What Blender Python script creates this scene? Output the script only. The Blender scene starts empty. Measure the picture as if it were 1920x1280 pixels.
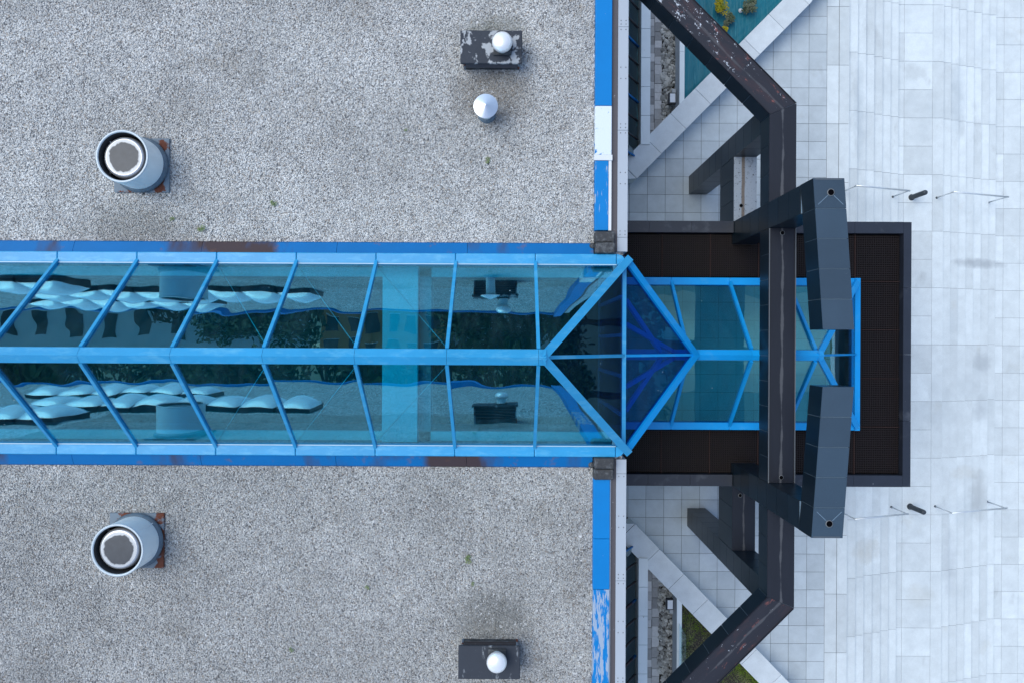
import bpy, bmesh, math, random
from mathutils import Vector, Matrix
random.seed(7)
R = math.radians
SC = bpy.context.scene
COL = SC.collection

# ------------------------------------------------------------------ camera, sky, sun, exposure
HC = 23.27
cd = bpy.data.cameras.new('camera'); cam = bpy.data.objects.new('camera', cd); COL.objects.link(cam)
cam.location = (0, 0.30, HC); cam.rotation_euler = (0, 0, R(0.28))
cd.sensor_width = 36; cd.lens = 24.0; cd.clip_start = 0.1; cd.clip_end = 2000
SC.camera = cam
w = bpy.data.worlds.new('World'); SC.world = w; w.use_nodes = True
nt = w.node_tree
sky = nt.nodes.new('ShaderNodeTexSky'); sky.sky_type = 'NISHITA'; sky.sun_disc = False
sky.sun_elevation = R(60); sky.sun_rotation = R(-70); sky.altitude = 200
sky.air_density = 1.0; sky.dust_density = 1.5; sky.ozone_density = 0.3
bg = nt.nodes['Background']; bg.inputs['Strength'].default_value = 0.15
nt.links.new(sky.outputs[0], bg.inputs['Color'])
sd = bpy.data.lights.new('sun', 'SUN'); sun = bpy.data.objects.new('sun', sd); COL.objects.link(sun)
sd.energy = 1.4; sd.angle = R(52); sd.color = (0.97, 1.0, 0.92)
sun.rotation_euler = Vector((-0.47, 0.17, 0.866)).to_track_quat('Z', 'Y').to_euler()      # soft light from over the roof
sun.location = (0, 20, 60)
SC.view_settings.view_transform = 'Standard'; SC.view_settings.look = 'None'
SC.view_settings.gamma = 1.0; SC.view_settings.use_curve_mapping = False
SC.view_settings.exposure = 0.66

# ------------------------------------------------------------------ materials
class Mat:
    def __init__(s, name, color, pos='world'):
        s.m = bpy.data.materials.new(name); s.m.use_nodes = True
        s.t = s.m.node_tree; s.n = s.t.nodes; s.l = s.t.links
        s.b = s.n['Principled BSDF']
        if pos == 'world': s.p = s.n.new('ShaderNodeNewGeometry').outputs['Position']
        else: s.p = s.n.new('ShaderNodeTexCoord').outputs['Object']
        r = s.n.new('ShaderNodeRGB'); r.outputs[0].default_value = (*color, 1); s.c = r.outputs[0]
    def vec(s, stretch=(1, 1, 1), off=(0, 0, 0), rot=0):
        mp = s.n.new('ShaderNodeMapping'); mp.inputs['Scale'].default_value = stretch
        mp.inputs['Location'].default_value = off; mp.inputs['Rotation'].default_value = (0, 0, rot)
        s.l.new(s.p, mp.inputs[0]); return mp.outputs[0]
    def noise(s, scale, detail=5, rough=0.55, stretch=(1, 1, 1), off=(0, 0, 0), rot=0, dist=0):
        x = s.n.new('ShaderNodeTexNoise'); x.inputs['Scale'].default_value = scale
        x.inputs['Detail'].default_value = detail; x.inputs['Roughness'].default_value = rough
        x.inputs['Distortion'].default_value = dist
        s.l.new(s.vec(stretch, off, rot), x.inputs['Vector']); return x.outputs['Fac']
    def voro(s, scale, out='Distance', stretch=(1, 1, 1), feature='F1'):
        x = s.n.new('ShaderNodeTexVoronoi'); x.inputs['Scale'].default_value = scale; x.feature = feature
        s.l.new(s.vec(stretch), x.inputs['Vector']); return x.outputs[out]
    def rng(s, f, lo, hi, a=0.0, b=1.0):
        x = s.n.new('ShaderNodeMapRange'); x.inputs[1].default_value = lo; x.inputs[2].default_value = hi
        x.inputs[3].default_value = a; x.inputs[4].default_value = b; s.l.new(f, x.inputs[0]); return x.outputs[0]
    def math(s, op, a, b):
        x = s.n.new('ShaderNodeMath'); x.operation = op
        for i, v in enumerate((a, b)):
            if isinstance(v, (int, float)): x.inputs[i].default_value = v
            else: s.l.new(v, x.inputs[i])
        return x.outputs[0]
    def comp(s, i):
        x = s.n.new('ShaderNodeSeparateXYZ'); s.l.new(s.p, x.inputs[0]); return x.outputs[i]
    def mix(s, color, fac, blend='MIX'):
        x = s.n.new('ShaderNodeMix'); x.data_type = 'RGBA'; x.blend_type = blend
        s.l.new(s.c, x.inputs[6])
        if isinstance(color, tuple): x.inputs[7].default_value = (*color, 1)
        else: s.l.new(color, x.inputs[7])
        if isinstance(fac, (int, float)): x.inputs[0].default_value = fac
        else: s.l.new(fac, x.inputs[0])
        s.c = x.outputs[2]; return s
    def value(s, f, lo, hi):
        """brightness varies lo..hi with a 0..1 socket"""
        x = s.n.new('ShaderNodeHueSaturation'); s.l.new(s.c, x.inputs['Color'])
        s.l.new(s.rng(f, 0, 1, lo, hi), x.inputs['Value']); s.c = x.outputs[0]; return s
    def rnd(s, lo, hi):
        return s.value(s.n.new('ShaderNodeObjectInfo').outputs['Random'], lo, hi)
    def bump(s, f, strength=0.3, dist=0.01):
        x = s.n.new('ShaderNodeBump'); x.inputs['Strength'].default_value = strength
        x.inputs['Distance'].default_value = dist; s.l.new(f, x.inputs['Height'])
        s.l.new(x.outputs[0], s.b.inputs['Normal']); return s
    def done(s, rough=0.6, metal=0.0, spec=0.5, coat=0.0, roughf=None):
        s.l.new(s.c, s.b.inputs['Base Color']); s.b.inputs['Roughness'].default_value = rough
        s.b.inputs['Metallic'].default_value = metal; s.b.inputs['Specular IOR Level'].default_value = spec
        s.b.inputs['Coat Weight'].default_value = coat; s.b.inputs['Coat Roughness'].default_value = 0.2
        if roughf is not None: s.l.new(roughf, s.b.inputs['Roughness'])
        return s.m

def stain_at(m, x, y, rx, ry, c, amt):
    dx = m.math('DIVIDE', m.math('SUBTRACT', m.comp(0), x), rx); dy = m.math('DIVIDE', m.math('SUBTRACT', m.comp(1), y), ry)
    d = m.math('ADD', m.math('MULTIPLY', dx, dx), m.math('MULTIPLY', dy, dy))
    d = m.math('ADD', d, m.math('MULTIPLY', m.math('SUBTRACT', m.noise(3, 4), 0.5), 1.6))
    m.mix(c, m.math('MULTIPLY', m.rng(d, 1.0, 0.0), amt))
PLAZA_STAINS = ((16.9, 3.2, 1.3, 0.22, (0.27, 0.30, 0.33), 0.6), (17.1, -0.35, 0.5, 0.4, (0.3, 0.33, 0.36), 0.5), (17.0, -2.1, 0.4, 0.6, (0.3, 0.33, 0.36), 0.4),
    (12.3, -6.9, 0.7, 0.5, (0.38, 0.37, 0.33), 0.38), (16.9, -5.2, 0.5, 1.0, (0.32, 0.34, 0.35), 0.45), (16.3, -4.3, 0.8, 0.3, (0.4, 0.39, 0.35), 0.28),
    (14.2, 9.9, 0.5, 0.35, (0.34, 0.37, 0.38), 0.4), (11.9, 8.2, 0.25, 2.2, (0.36, 0.42, 0.47), 0.45), (15.9, 9.0, 0.4, 1.6, (0.36, 0.42, 0.47), 0.4), (15.6, -7.5, 0.4, 1.4, (0.36, 0.4, 0.44), 0.4), (14.5, -8.6, 0.6, 0.5, (0.42, 0.42, 0.38), 0.3))
def M_granite(name, c, lo=0.93, hi=1.05, stain=0.35):
    m = Mat(name, c); m.rnd(lo, hi)
    m.value(m.noise(55, 3, 0.7), 0.78, 1.2)
    m.value(m.noise(2.3, 7, 0.68), 0.78, 1.2)
    m.mix((c[0]*0.72, c[1]*0.74, c[2]*0.76), m.math('MULTIPLY', m.rng(m.noise(0.55, 5, 0.6, off=(3, 1, 0)), 0.52, 0.72), stain))
    m.mix((0.36, 0.34, 0.27), m.math('MULTIPLY', m.rng(m.noise(0.8, 5, 0.62, off=(9, 4, 0)), 0.62, 0.8), 0.35))
    m.mix((0.3, 0.32, 0.33), m.math('MULTIPLY', m.rng(m.noise(1.2, 4, 0.6, stretch=(1, 0.45, 1), off=(1, 17, 0)), 0.64, 0.8), 0.5))
    if name == 'granite_step':
        for q in PLAZA_STAINS: stain_at(m, *q)
    m.bump(m.noise(140, 2), 0.15, 0.004)
    return m.done(0.75, spec=0.3)
MT = {}
MT['tile'] = M_granite('granite_tile', (0.50, 0.56, 0.60), 0.9, 1.06)
MT['step'] = M_granite('granite_step', (0.605, 0.66, 0.685), 0.89, 1.06, 0.5)
MT['coping_stone'] = M_granite('granite_coping', (0.62, 0.67, 0.70), 0.95, 1.05)
MT['joint'] = Mat('stone_joint', (0.11, 0.12, 0.13)).done(0.9, spec=0.1)
m = Mat('riser_stone', (0.30, 0.33, 0.36)); m.value(m.noise(40, 3), 0.85, 1.15); MT['riser'] = m.done(0.8, spec=0.2)

m = Mat('gravel_stone', (0.33, 0.33, 0.335))
at = m.n.new('ShaderNodeAttribute'); at.attribute_type = 'INSTANCER'; at.attribute_name = 'shade'
cr = m.n.new('ShaderNodeValToRGB'); e = cr.color_ramp.elements; m.l.new(at.outputs['Fac'], cr.inputs[0])
e[0].position = 0; e[0].color = (0.15, 0.15, 0.155, 1); e[1].position = 1; e[1].color = (0.78, 0.78, 0.76, 1)
for p_, c_ in ((0.10, (0.27, 0.27, 0.27)), (0.15, (0.37, 0.31, 0.26)), (0.22, (0.38, 0.385, 0.385)), (0.5, (0.475, 0.48, 0.475)),
               (0.60, (0.55, 0.52, 0.46)), (0.66, (0.545, 0.55, 0.545)), (0.92, (0.64, 0.645, 0.63))):
    x = e.new(p_); x.color = (*c_, 1)
m.c = cr.outputs[0]
m.value(m.noise(0.45, 6, 0.62), 0.50, 1.27); m.value(m.noise(2.6, 4, 0.6, off=(4, 4, 0)), 0.74, 1.24)
m.mix((0.2, 0.17, 0.13), m.math('MULTIPLY', m.rng(m.noise(0.9, 6, 0.65, off=(5, 2, 0)), 0.58, 0.8), 0.45))
# negative-y half darker, then soot and moss stains where the flue hoods blow out
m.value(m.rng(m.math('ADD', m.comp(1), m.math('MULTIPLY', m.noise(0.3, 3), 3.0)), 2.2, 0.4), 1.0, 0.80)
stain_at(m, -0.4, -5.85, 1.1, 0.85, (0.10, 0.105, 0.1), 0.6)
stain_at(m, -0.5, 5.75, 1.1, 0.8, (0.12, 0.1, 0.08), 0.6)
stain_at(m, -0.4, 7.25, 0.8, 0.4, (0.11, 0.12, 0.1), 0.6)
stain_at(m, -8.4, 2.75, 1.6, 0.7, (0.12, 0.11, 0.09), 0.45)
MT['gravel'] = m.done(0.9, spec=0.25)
m = Mat('gravel_bed', (0.36, 0.37, 0.38)); m.value(m.voro(22, 'Color'), 0.15, 1.9); m.value(m.noise(1.1, 5), 0.8, 1.2)
m.bump(m.voro(26), 0.8, 0.03); MT['gravel_bed'] = m.done(0.95, spec=0.15)

def M_paint(name, wear=0.0, seed=0, base=(0.0, 0.172, 0.47), under=(0.29, 0.36, 0.46), streak=(8, 1.1, 1)):
    m = Mat(name, base)
    m.value(m.noise(2.0, 5, off=(seed, 0, 0)), 0.9, 1.1)
    if wear > 0:
        f = m.noise(1.6, 8, 0.68, stretch=streak, off=(seed * 3.1, seed, 0))
        m.mix(under, m.rng(f, 0.72 - 0.42 * wear, 0.745 - 0.42 * wear))
    f2 = m.noise(22, 3, 0.6, off=(seed, 5, 0)); m.mix((0.5, 0.62, 0.74), m.rng(f2, 0.76, 0.79))
    m.bump(m.noise(5, 3), 0.08, 0.01)
    return m.done(0.55, spec=0.2)
MT['blue'] = M_paint('blue_coping_paint', 0.0, 1)
MT['blue_light_wear'] = M_paint('blue_coping_paint_scuffed', 0.30, 4)
MT['blue_wear'] = M_paint('blue_coping_paint_peeling', 0.56, 9)
MT['blue_bare'] = M_paint('blue_coping_paint_bare', 0.80, 2.4, under=(0.62, 0.68, 0.74), streak=(2.0, 1.6, 1))
m = Mat('skylight_frame_paint', (0.016, 0.272, 0.54)); m.rnd(0.95, 1.05); m.value(m.noise(1.2, 6, 0.65, off=(2, 2, 0)), 0.82, 1.15); m.value(m.noise(16, 4, 0.6), 0.94, 1.05)
m.mix((0.12, 0.42, 0.62), m.math('MULTIPLY', m.rng(m.noise(2.2, 6, 0.65, stretch=(1, 3, 1)), 0.5, 0.75), 0.6))
MT['frame'] = m.done(0.42, spec=0.4, coat=0.1)
MT['gasket'] = Mat('glazing_gasket', (0.3, 0.48, 0.6)).done(0.4)
m = Mat('canopy_frame_paint', (0.002, 0.27, 0.66)); m.rnd(0.95, 1.05); m.value(m.noise(1.5, 6, 0.65), 0.85, 1.12); m.mix((0.08, 0.34, 0.6), m.math('MULTIPLY', m.rng(m.noise(2.2, 6, 0.65), 0.55, 0.75), 0.5)); MT['frame2'] = m.done(0.45, spec=0.3)
m = Mat('blue_flashing', (0.0, 0.125, 0.36)); m.value(m.noise(2, 4), 0.85, 1.1)
m.mix((0.05, 0.035, 0.04), m.rng(m.noise(0.42, 5, 0.55, stretch=(1, 0.3, 1), off=(0.3, 3.3, 0)), 0.56, 0.64))
m.mix((0.16, 0.08, 0.05), m.math('MULTIPLY', m.rng(m.noise(3.5, 6, 0.65), 0.6, 0.75), 0.6)); MT['flash'] = m.done(0.55, spec=0.2)
m = Mat('grey_metal_edge', (0.36, 0.40, 0.45)); m.value(m.noise(1.0, 4, stretch=(1, 0.3, 1)), 0.9, 1.08)
m.mix((0.25, 0.27, 0.3), m.rng(m.noise(9, 4, 0.6), 0.72, 0.78)); MT['edge'] = m.done(0.45, spec=0.4)
m = Mat('rivet_metal', (0.12, 0.12, 0.13)); MT['rivet'] = m.done(0.5)
m = Mat('brown_gutter', (0.075, 0.068, 0.075)); m.mix((0.4, 0.4, 0.42), m.rng(m.noise(14, 4, 0.65, stretch=(1, 0.5, 1)), 0.68, 0.72)); MT['gutter'] = m.done(0.6)
m = Mat('bitumen', (0.03, 0.032, 0.036)); m.mix((0.13, 0.14, 0.15), m.rng(m.noise(8, 6, 0.65), 0.5, 0.75)); m.bump(m.noise(9, 5), 0.6, 0.04); MT['bitumen'] = m.done(0.7)
m = Mat('white_trim', (0.62, 0.65, 0.68)); m.value(m.noise(6, 4), 0.9, 1.05); MT['white'] = m.done(0.6)
m = Mat('facade_render', (0.42, 0.45, 0.48)); m.value(m.noise(0.7, 6), 0.85, 1.1); MT['facade'] = m.done(0.8)
m = Mat('interior_white', (0.84, 0.86, 0.86)); MT['inside_white'] = m.done(0.7)
m = Mat('interior_dark', (0.045, 0.055, 0.06)); m.value(m.noise(0.8, 4), 0.6, 1.3); MT['inside_dark'] = m.done(0.7)
m = Mat('interior_wall', (0.22, 0.3, 0.32)); m.value(m.noise(0.8, 4), 0.8, 1.1); MT['inside_wall'] = m.done(0.8)

# dark stone cladding
m = Mat('dark_cladding', (0.004, 0.011, 0.019)); m.rnd(0.75, 1.25); m.value(m.noise(30, 3, 0.6), 0.8, 1.2)
m.mix((0.012, 0.024, 0.034), m.math('MULTIPLY', m.rng(m.noise(1.4, 5, stretch=(1, 1, 0.4)), 0.45, 0.75), 0.5)); MT['clad'] = m.done(0.3, spec=0.35)
m = Mat('dark_cladding_top', (0.029, 0.053, 0.080)); m.rnd(0.92, 1.08); m.value(m.noise(60, 3, 0.7), 0.8, 1.2)
m.mix((0.3, 0.34, 0.38), m.rng(m.noise(26, 4, 0.7), 0.735, 0.76)); m.value(m.noise(1.6, 5), 0.85, 1.15); MT['clad_top'] = m.done(0.42, spec=0.5)
m = Mat('cladding_seam', (0.14, 0.21, 0.28)); MT['seam'] = m.done(0.8)
def M_cap(name, rust, flecks, streak, base=(0.017, 0.018, 0.026), seed=0, pale=0.0):
    m = Mat(name, base, 'object'); m.value(m.noise(1.5, 6, 0.6, stretch=(0.5, 2, 1), off=(seed, 0, 0)), 0.75, 1.3)
    if rust:
        f = m.noise(2.1, 7, 0.68, stretch=(0.55, 1.5, 1), off=(seed, 3, 1), dist=0.6)
        m.mix((0.055, 0.028, 0.030), m.math('MULTIPLY', m.rng(f, 0.58 - 0.05 * rust, 0.70), 0.7))
        m.mix((0.26, 0.085, 0.07), m.math('MULTIPLY', m.rng(m.noise(4.6, 6, 0.7, stretch=(0.6, 1.4, 1), off=(seed, 8, 1)), 0.60, 0.72), 0.9 * rust))
    if streak:
        wob = m.math('MULTIPLY', m.math('SUBTRACT', m.noise(0.9, 4, off=(seed, 1, 2)), 0.5), 0.10)
        d = m.math('ABSOLUTE', m.math('SUBTRACT', m.comp(1), wob), 0)
        wid = m.rng(m.noise(0.8, 5, 0.6, stretch=(1, 0, 0), off=(seed, 0, 5)), 0.40, 0.66, -0.006, 0.06)
        k = m.rng(m.math('SUBTRACT', d, wid), 0.012, -0.012)
        m.mix((0.085, 0.088, 0.097), m.math('MULTIPLY', k, 0.75 * streak))
    if flecks:
        f = m.noise(6.5, 7, 0.78, stretch=(0.75, 1, 1), off=(seed, 2, 4))
        lo = m.rng(m.comp(0), 0.2, 5.0, 0.70 - 0.05 * flecks, 0.625 - 0.055 * flecks)
        m.mix((0.5, 0.54, 0.6), m.rng(m.math('SUBTRACT', f, lo), 0.0, 0.015))
    if pale:
        m.mix((0.26, 0.30, 0.35), pale)
        m.mix((0.13, 0.11, 0.095), m.rng(m.math('ABSOLUTE', m.math('SUBTRACT', m.math('ADD', m.comp(1), m.math('MULTIPLY', m.noise(1.1, 3), 0.06)), 0.09), 0), 0.055, 0.03))
        m.mix((0.04, 0.045, 0.06), m.rng(m.noise(18, 5, 0.75), 0.585, 0.62))
    return m.done(0.5, spec=0.35)
MT['cap_rust_flaked'] = M_cap('metal_cap_flaked', 1.15, 1.3, 0.6, seed=1)
MT['cap_rust'] = M_cap('metal_cap_rusted', 0.9, 0.75, 0.8, seed=7)
MT['cap'] = M_cap('metal_cap_plain', 0.0, 0.0, 1.0, base=(0.010, 0.012, 0.019), seed=3)
MT['cap_pale'] = M_cap('metal_cap_limestained', 0, 0, 0, seed=5, pale=0.93)
MT['cap_dark'] = M_cap('metal_cap_dark', 0, 0, 0.8, base=(0.007, 0.010, 0.018), seed=11)
MT['drain'] = Mat('drain_metal', (0.11, 0.12, 0.13)).done(0.5)
MT['hole'] = Mat('hole_black', (0.003, 0.003, 0.004)).done(0.9, spec=0)
m = Mat('canopy_edge_metal', (0.017, 0.022, 0.034)); m.value(m.noise(1.6, 6, 0.6), 0.7, 1.4)
m.mix((0.1, 0.11, 0.13), m.math('MULTIPLY', m.rng(m.noise(2.4, 6, 0.6, off=(4, 4, 0)), 0.58, 0.75), 0.5))
m.mix((0.4, 0.43, 0.47), m.rng(m.noise(17, 3), 0.765, 0.785)); MT['canopy_edge'] = m.done(0.42, spec=0.5)
m = Mat('grille_bar', (0.008, 0.0048, 0.005)); m.value(m.noise(1.2, 5), 0.7, 1.3); MT['grille'] = m.done(0.6, spec=0.25)
MT['grille_bed'] = Mat('grille_backing', (0.004, 0.0035, 0.004)).done(0.8, spec=0.1)
MT['grille_seam'] = Mat('grille_trim', (0.05, 0.03, 0.028)).done(0.7, spec=0.2)

def M_glass(name, tint, refl_tint, r0=0.17, wave=0.004, r1=0.85, dust=0.022):
    mt = bpy.data.materials.new(name); mt.use_nodes = True; t = mt.node_tree; n = t.nodes; l = t.links
    n.remove(n['Principled BSDF']); out = n['Material Output']
    tr = n.new('ShaderNodeBsdfTransparent'); tr.inputs[0].default_value = (*tint, 1)
    gl = n.new('ShaderNodeBsdfGlossy'); gl.inputs['Color'].default_value = (*refl_tint, 1); gl.inputs['Roughness'].default_value = 0.003
    lw = n.new('ShaderNodeLayerWeight'); lw.inputs[0].default_value = 0.5
    pw = n.new('ShaderNodeMath'); pw.operation = 'POWER'; pw.inputs[1].default_value = 3; l.new(lw.outputs['Facing'], pw.inputs[0])
    mr = n.new('ShaderNodeMapRange'); mr.inputs[3].default_value = r0; mr.inputs[4].default_value = r1; l.new(pw.outputs[0], mr.inputs[0])
    tc = n.new('ShaderNodeTexCoord'); oi = n.new('ShaderNodeObjectInfo')
    ad = n.new('ShaderNodeVectorMath'); ad.operation = 'ADD'; l.new(tc.outputs['Object'], ad.inputs[0])
    sc = n.new('ShaderNodeMath'); sc.operation = 'MULTIPLY'; sc.inputs[1].default_value = 37; l.new(oi.outputs['Random'], sc.inputs[0])
    l.new(sc.outputs[0], ad.inputs[1])
    nz = n.new('ShaderNodeTexNoise'); nz.inputs['Scale'].default_value = 0.9; nz.inputs['Detail'].default_value = 1.0; l.new(ad.outputs[0], nz.inputs['Vector'])
    bp = n.new('ShaderNodeBump'); bp.inputs['Strength'].default_value = 1.0; bp.inputs['Distance'].default_value = wave; l.new(nz.outputs['Fac'], bp.inputs['Height'])
    l.new(bp.outputs[0], gl.inputs['Normal'])
    mx = n.new('ShaderNodeMixShader'); l.new(mr.outputs[0], mx.inputs[0]); l.new(tr.outputs[0], mx.inputs[1]); l.new(gl.outputs[0], mx.inputs[2])
    df = n.new('ShaderNodeBsdfDiffuse'); df.inputs[0].default_value = (0.36, 0.55, 0.6, 1)
    ge = n.new('ShaderNodeNewGeometry'); n2 = n.new('ShaderNodeTexNoise'); n2.inputs['Scale'].default_value = 1.7; n2.inputs['Detail'].default_value = 8; n2.inputs['Roughness'].default_value = 0.65
    mp = n.new('ShaderNodeMapping'); mp.inputs['Scale'].default_value = (2.2, 0.7, 0.7); l.new(ge.outputs['Position'], mp.inputs[0]); l.new(mp.outputs[0], n2.inputs['Vector'])
    r2 = n.new('ShaderNodeMapRange'); r2.inputs[1].default_value = 0.42; r2.inputs[2].default_value = 0.75; r2.inputs[3].default_value = 0.001; r2.inputs[4].default_value = dust; l.new(n2.outputs['Fac'], r2.inputs[0])
    n3 = n.new('ShaderNodeTexNoise'); n3.inputs['Scale'].default_value = 9; n3.inputs['Detail'].default_value = 2; l.new(ge.outputs['Position'], n3.inputs['Vector'])
    r3 = n.new('ShaderNodeMapRange'); r3.inputs[1].default_value = 0.775; r3.inputs[2].default_value = 0.80; r3.inputs[4].default_value = 0.55; l.new(n3.outputs['Fac'], r3.inputs[0])
    mxx = n.new('ShaderNodeMath'); mxx.operation = 'MAXIMUM'; l.new(r2.outputs[0], mxx.inputs[0]); l.new(r3.outputs[0], mxx.inputs[1])
    m2 = n.new('ShaderNodeMixShader'); l.new(mxx.outputs[0], m2.inputs[0]); l.new(mx.outputs[0], m2.inputs[1]); l.new(df.outputs[0], m2.inputs[2])
    l.new(m2.outputs[0], out.inputs['Surface'])
    return mt
MT['glass'] = M_glass('tinted_roof_glass', (0.17, 0.86, 0.96), (0.38, 0.82, 1.0), 0.25, 0.0075)
MT['glass2'] = M_glass('tinted_canopy_glass', (0.33, 0.77, 0.85), (0.5, 0.85, 1.0), 0.06, 0.006)
MT['glass_hip'] = M_glass('tinted_hip_glass', (0.18, 0.55, 0.72), (0.3, 0.62, 1.0), 0.12, 0.006)
MT['glass_valley'] = M_glass('tinted_valley_glass', (0.24, 0.58, 0.80), (0.04, 0.15, 0.30), 0.05, 0.006, 0.30)
MT['window'] = M_glass('window_glass', (0.25, 0.42, 0.48), (0.8, 0.95, 1.0), 0.16, 0.004)
MT['clear'] = M_glass('balustrade_glass', (0.86, 0.95, 0.95), (0.9, 1.0, 1.0), 0.05, 0.001, dust=0.02)

m = Mat('galvanised_flue', (0.70, 0.77, 0.80)); m.value(m.noise(3, 5, stretch=(1, 1, 0.4)), 0.85, 1.12); MT['flue'] = m.done(0.45, metal=0.0, spec=0.5)
m = Mat('flue_rim', (0.46, 0.53, 0.58)); m.value(m.noise(6, 5), 0.8, 1.15); MT['flue_rim'] = m.done(0.45, metal=0.15)
m = Mat('flue_inside', (0.018, 0.022, 0.028)); MT['flue_in'] = m.done(0.6)
m = Mat('polished_steel', (0.6, 0.62, 0.64)); m.value(m.noise(5, 4), 0.75, 1.1); MT['chrome'] = m.done(0.3, metal=0.7)
m = Mat('sooty_disc', (0.038, 0.043, 0.052), 'object'); m.value(m.noise(7, 6), 0.7, 1.4); m.mix((0.15, 0.16, 0.17), m.rng(m.noise(30, 3), 0.7, 0.74))
rr_ = m.math('SQRT', m.math('ADD', m.math('MULTIPLY', m.comp(0), m.comp(0)), m.math('MULTIPLY', m.comp(1), m.comp(1))), 0)
m.mix((0.42, 0.44, 0.46), m.rng(m.math('ADD', rr_, m.math('MULTIPLY', m.math('SUBTRACT', m.noise(5, 4, 0.6), 0.5), 0.14)), 0.305, 0.33)); MT['soot'] = m.done(0.45, metal=0.2)
m = Mat('rusty_plate', (0.13, 0.045, 0.028)); m.value(m.noise(9, 6), 0.6, 1.4)
m.mix((0.16, 0.2, 0.24), m.rng(m.noise(2.6, 5, 0.6, off=(1, 3, 0)), 0.46, 0.5)); MT['rust'] = m.done(0.8, spec=0.2)
m = Mat('tar_collar', (0.10, 0.14, 0.18)); m.value(m.noise(7, 5), 0.5, 1.4); m.bump(m.noise(6, 4), 0.5, 0.03); MT['collar'] = m.done(0.6)
m = Mat('peeling_hood_lid', (0.022, 0.028, 0.040)); m.value(m.noise(3, 5), 0.8, 1.2)
m.mix((0.33, 0.35, 0.37), m.rng(m.noise(3.4, 8, 0.66, stretch=(1.2, 0.9, 1), off=(2.2, 0.6, 0)), 0.545, 0.575)); m.bump(m.noise(12, 4), 0.4, 0.02); MT['lid'] = m.done(0.75)
m = Mat('scratched_hood_lid', (0.022, 0.028, 0.040)); m.value(m.noise(3, 5), 0.8, 1.2)
m.mix((0.2, 0.22, 0.24), m.rng(m.noise(3.2, 8, 0.7, stretch=(2.6, 0.9, 1), off=(7, 2, 0)), 0.57, 0.63)); MT['lid2'] = m.done(0.7)
m = Mat('vent_white_metal', (0.80, 0.81, 0.83)); MT['dome'] = m.done(0.3, metal=0.35)
m = Mat('spun_aluminium', (0.86, 0.88, 0.90)); MT['alu'] = m.done(0.34, metal=0.9); m.b.inputs['Anisotropic'].default_value = 0.85
tg = m.n.new('ShaderNodeTangent'); tg.direction_type = 'RADIAL'; tg.axis = 'Z'; m.l.new(tg.outputs[0], m.b.inputs['Tangent'])
m = Mat('stainless_rail', (0.66, 0.70, 0.73)); MT['steel'] = m.done(0.32, metal=0.55)
m = Mat('dark_post', (0.028, 0.038, 0.05)); m.value(m.noise(20, 4), 0.7, 1.4); MT['post'] = m.done(0.55)
m = Mat('teal_sheet', (0.0, 0.135, 0.185)); m.value(m.noise(2.2, 6, 0.6, stretch=(3, 0.35, 1), rot=R(45)), 0.72, 1.25)
m.mix((0.1, 0.36, 0.42), m.rng(m.noise(3.2, 5, 0.6, stretch=(5, 0.22, 1), rot=R(45), off=(2, 0, 0)), 0.64, 0.74)); m.bump(m.noise(2.4, 5, stretch=(3, 0.35, 1), rot=R(45)), 0.6, 0.08); MT['tarp'] = m.done(0.5, spec=0.4)
m = Mat('planter_concrete', (0.48, 0.52, 0.56)); m.value(m.noise(3, 6), 0.8, 1.12); MT['concrete'] = m.done(0.85, spec=0.2)
m = Mat('white_low_wall', (0.76, 0.82, 0.84)); m.value(m.noise(1.4, 6), 0.86, 1.08); m.mix((0.3, 0.3, 0.28), m.rng(m.noise(9, 5), 0.68, 0.75)); MT['low_wall'] = m.done(0.7)
m = Mat('paver_stone', (0.40, 0.40, 0.40)); m.rnd(0.6, 1.5); m.value(m.noise(14, 4), 0.8, 1.2); MT['paver'] = m.done(0.9, spec=0.15)
m = Mat('rubble_stone', (0.44, 0.44, 0.42)); m.value(m.n.new('ShaderNodeNewGeometry').outputs['Random Per Island'], 0.35, 1.35); m.value(m.noise(18, 4), 0.75, 1.25); MT['rock'] = m.done(0.9, spec=0.2)
m = Mat('soil', (0.045, 0.04, 0.035)); m.value(m.noise(6, 5), 0.5, 1.5); MT['soil'] = m.done(0.95, spec=0.1)
m = Mat('grass_blade', (0.17, 0.27, 0.03)); m.value(m.noise(1.8, 5), 0.6, 1.5); m.mix((0.40, 0.38, 0.24), m.rng(m.noise(1.6, 5, off=(3, 0, 0)), 0.5, 0.68)); MT['grass'] = m.done(0.7, spec=0.2)
def M_leaf(name, c, c2):
    m = Mat(name, c); m.mix(c2, m.rng(m.noise(5, 3), 0.42, 0.6)); return m.done(0.6, spec=0.25)
MT['leaf_yellow'] = M_leaf('leaf_yellow_green', (0.16, 0.20, 0.015), (0.42, 0.33, 0.01))
MT['leaf_grey'] = M_leaf('leaf_grey_green', (0.07, 0.10, 0.05), (0.15, 0.17, 0.11))
MT['leaf_tree'] = M_leaf('leaf_dark_green', (0.018, 0.042, 0.014), (0.04, 0.075, 0.02))
MT['weed'] = M_leaf('leaf_weed', (0.13, 0.19, 0.07), (0.2, 0.24, 0.11))
m = Mat('bark', (0.06, 0.045, 0.03)); MT['bark'] = m.done(0.9)
m = Mat('lamp_housing', (0.012, 0.014, 0.018)); MT['lamp_black'] = m.done(0.5)
m = Mat('lamp_glass_white', (0.72, 0.76, 0.8)); MT['lamp_white'] = m.done(0.25)
m = Mat('acrylic_dome', (0.86, 0.88, 0.90)); MT['acrylic'] = m.done(0.15, spec=0.8, coat=1.0)
m = Mat('ground_turf', (0.10, 0.12, 0.07)); m.value(m.noise(0.2, 6), 0.7, 1.3); MT['turf'] = m.done(0.95)
m = Mat('pale_office_wall', (0.52, 0.55, 0.57)); MT['office'] = m.done(0.7)
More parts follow.
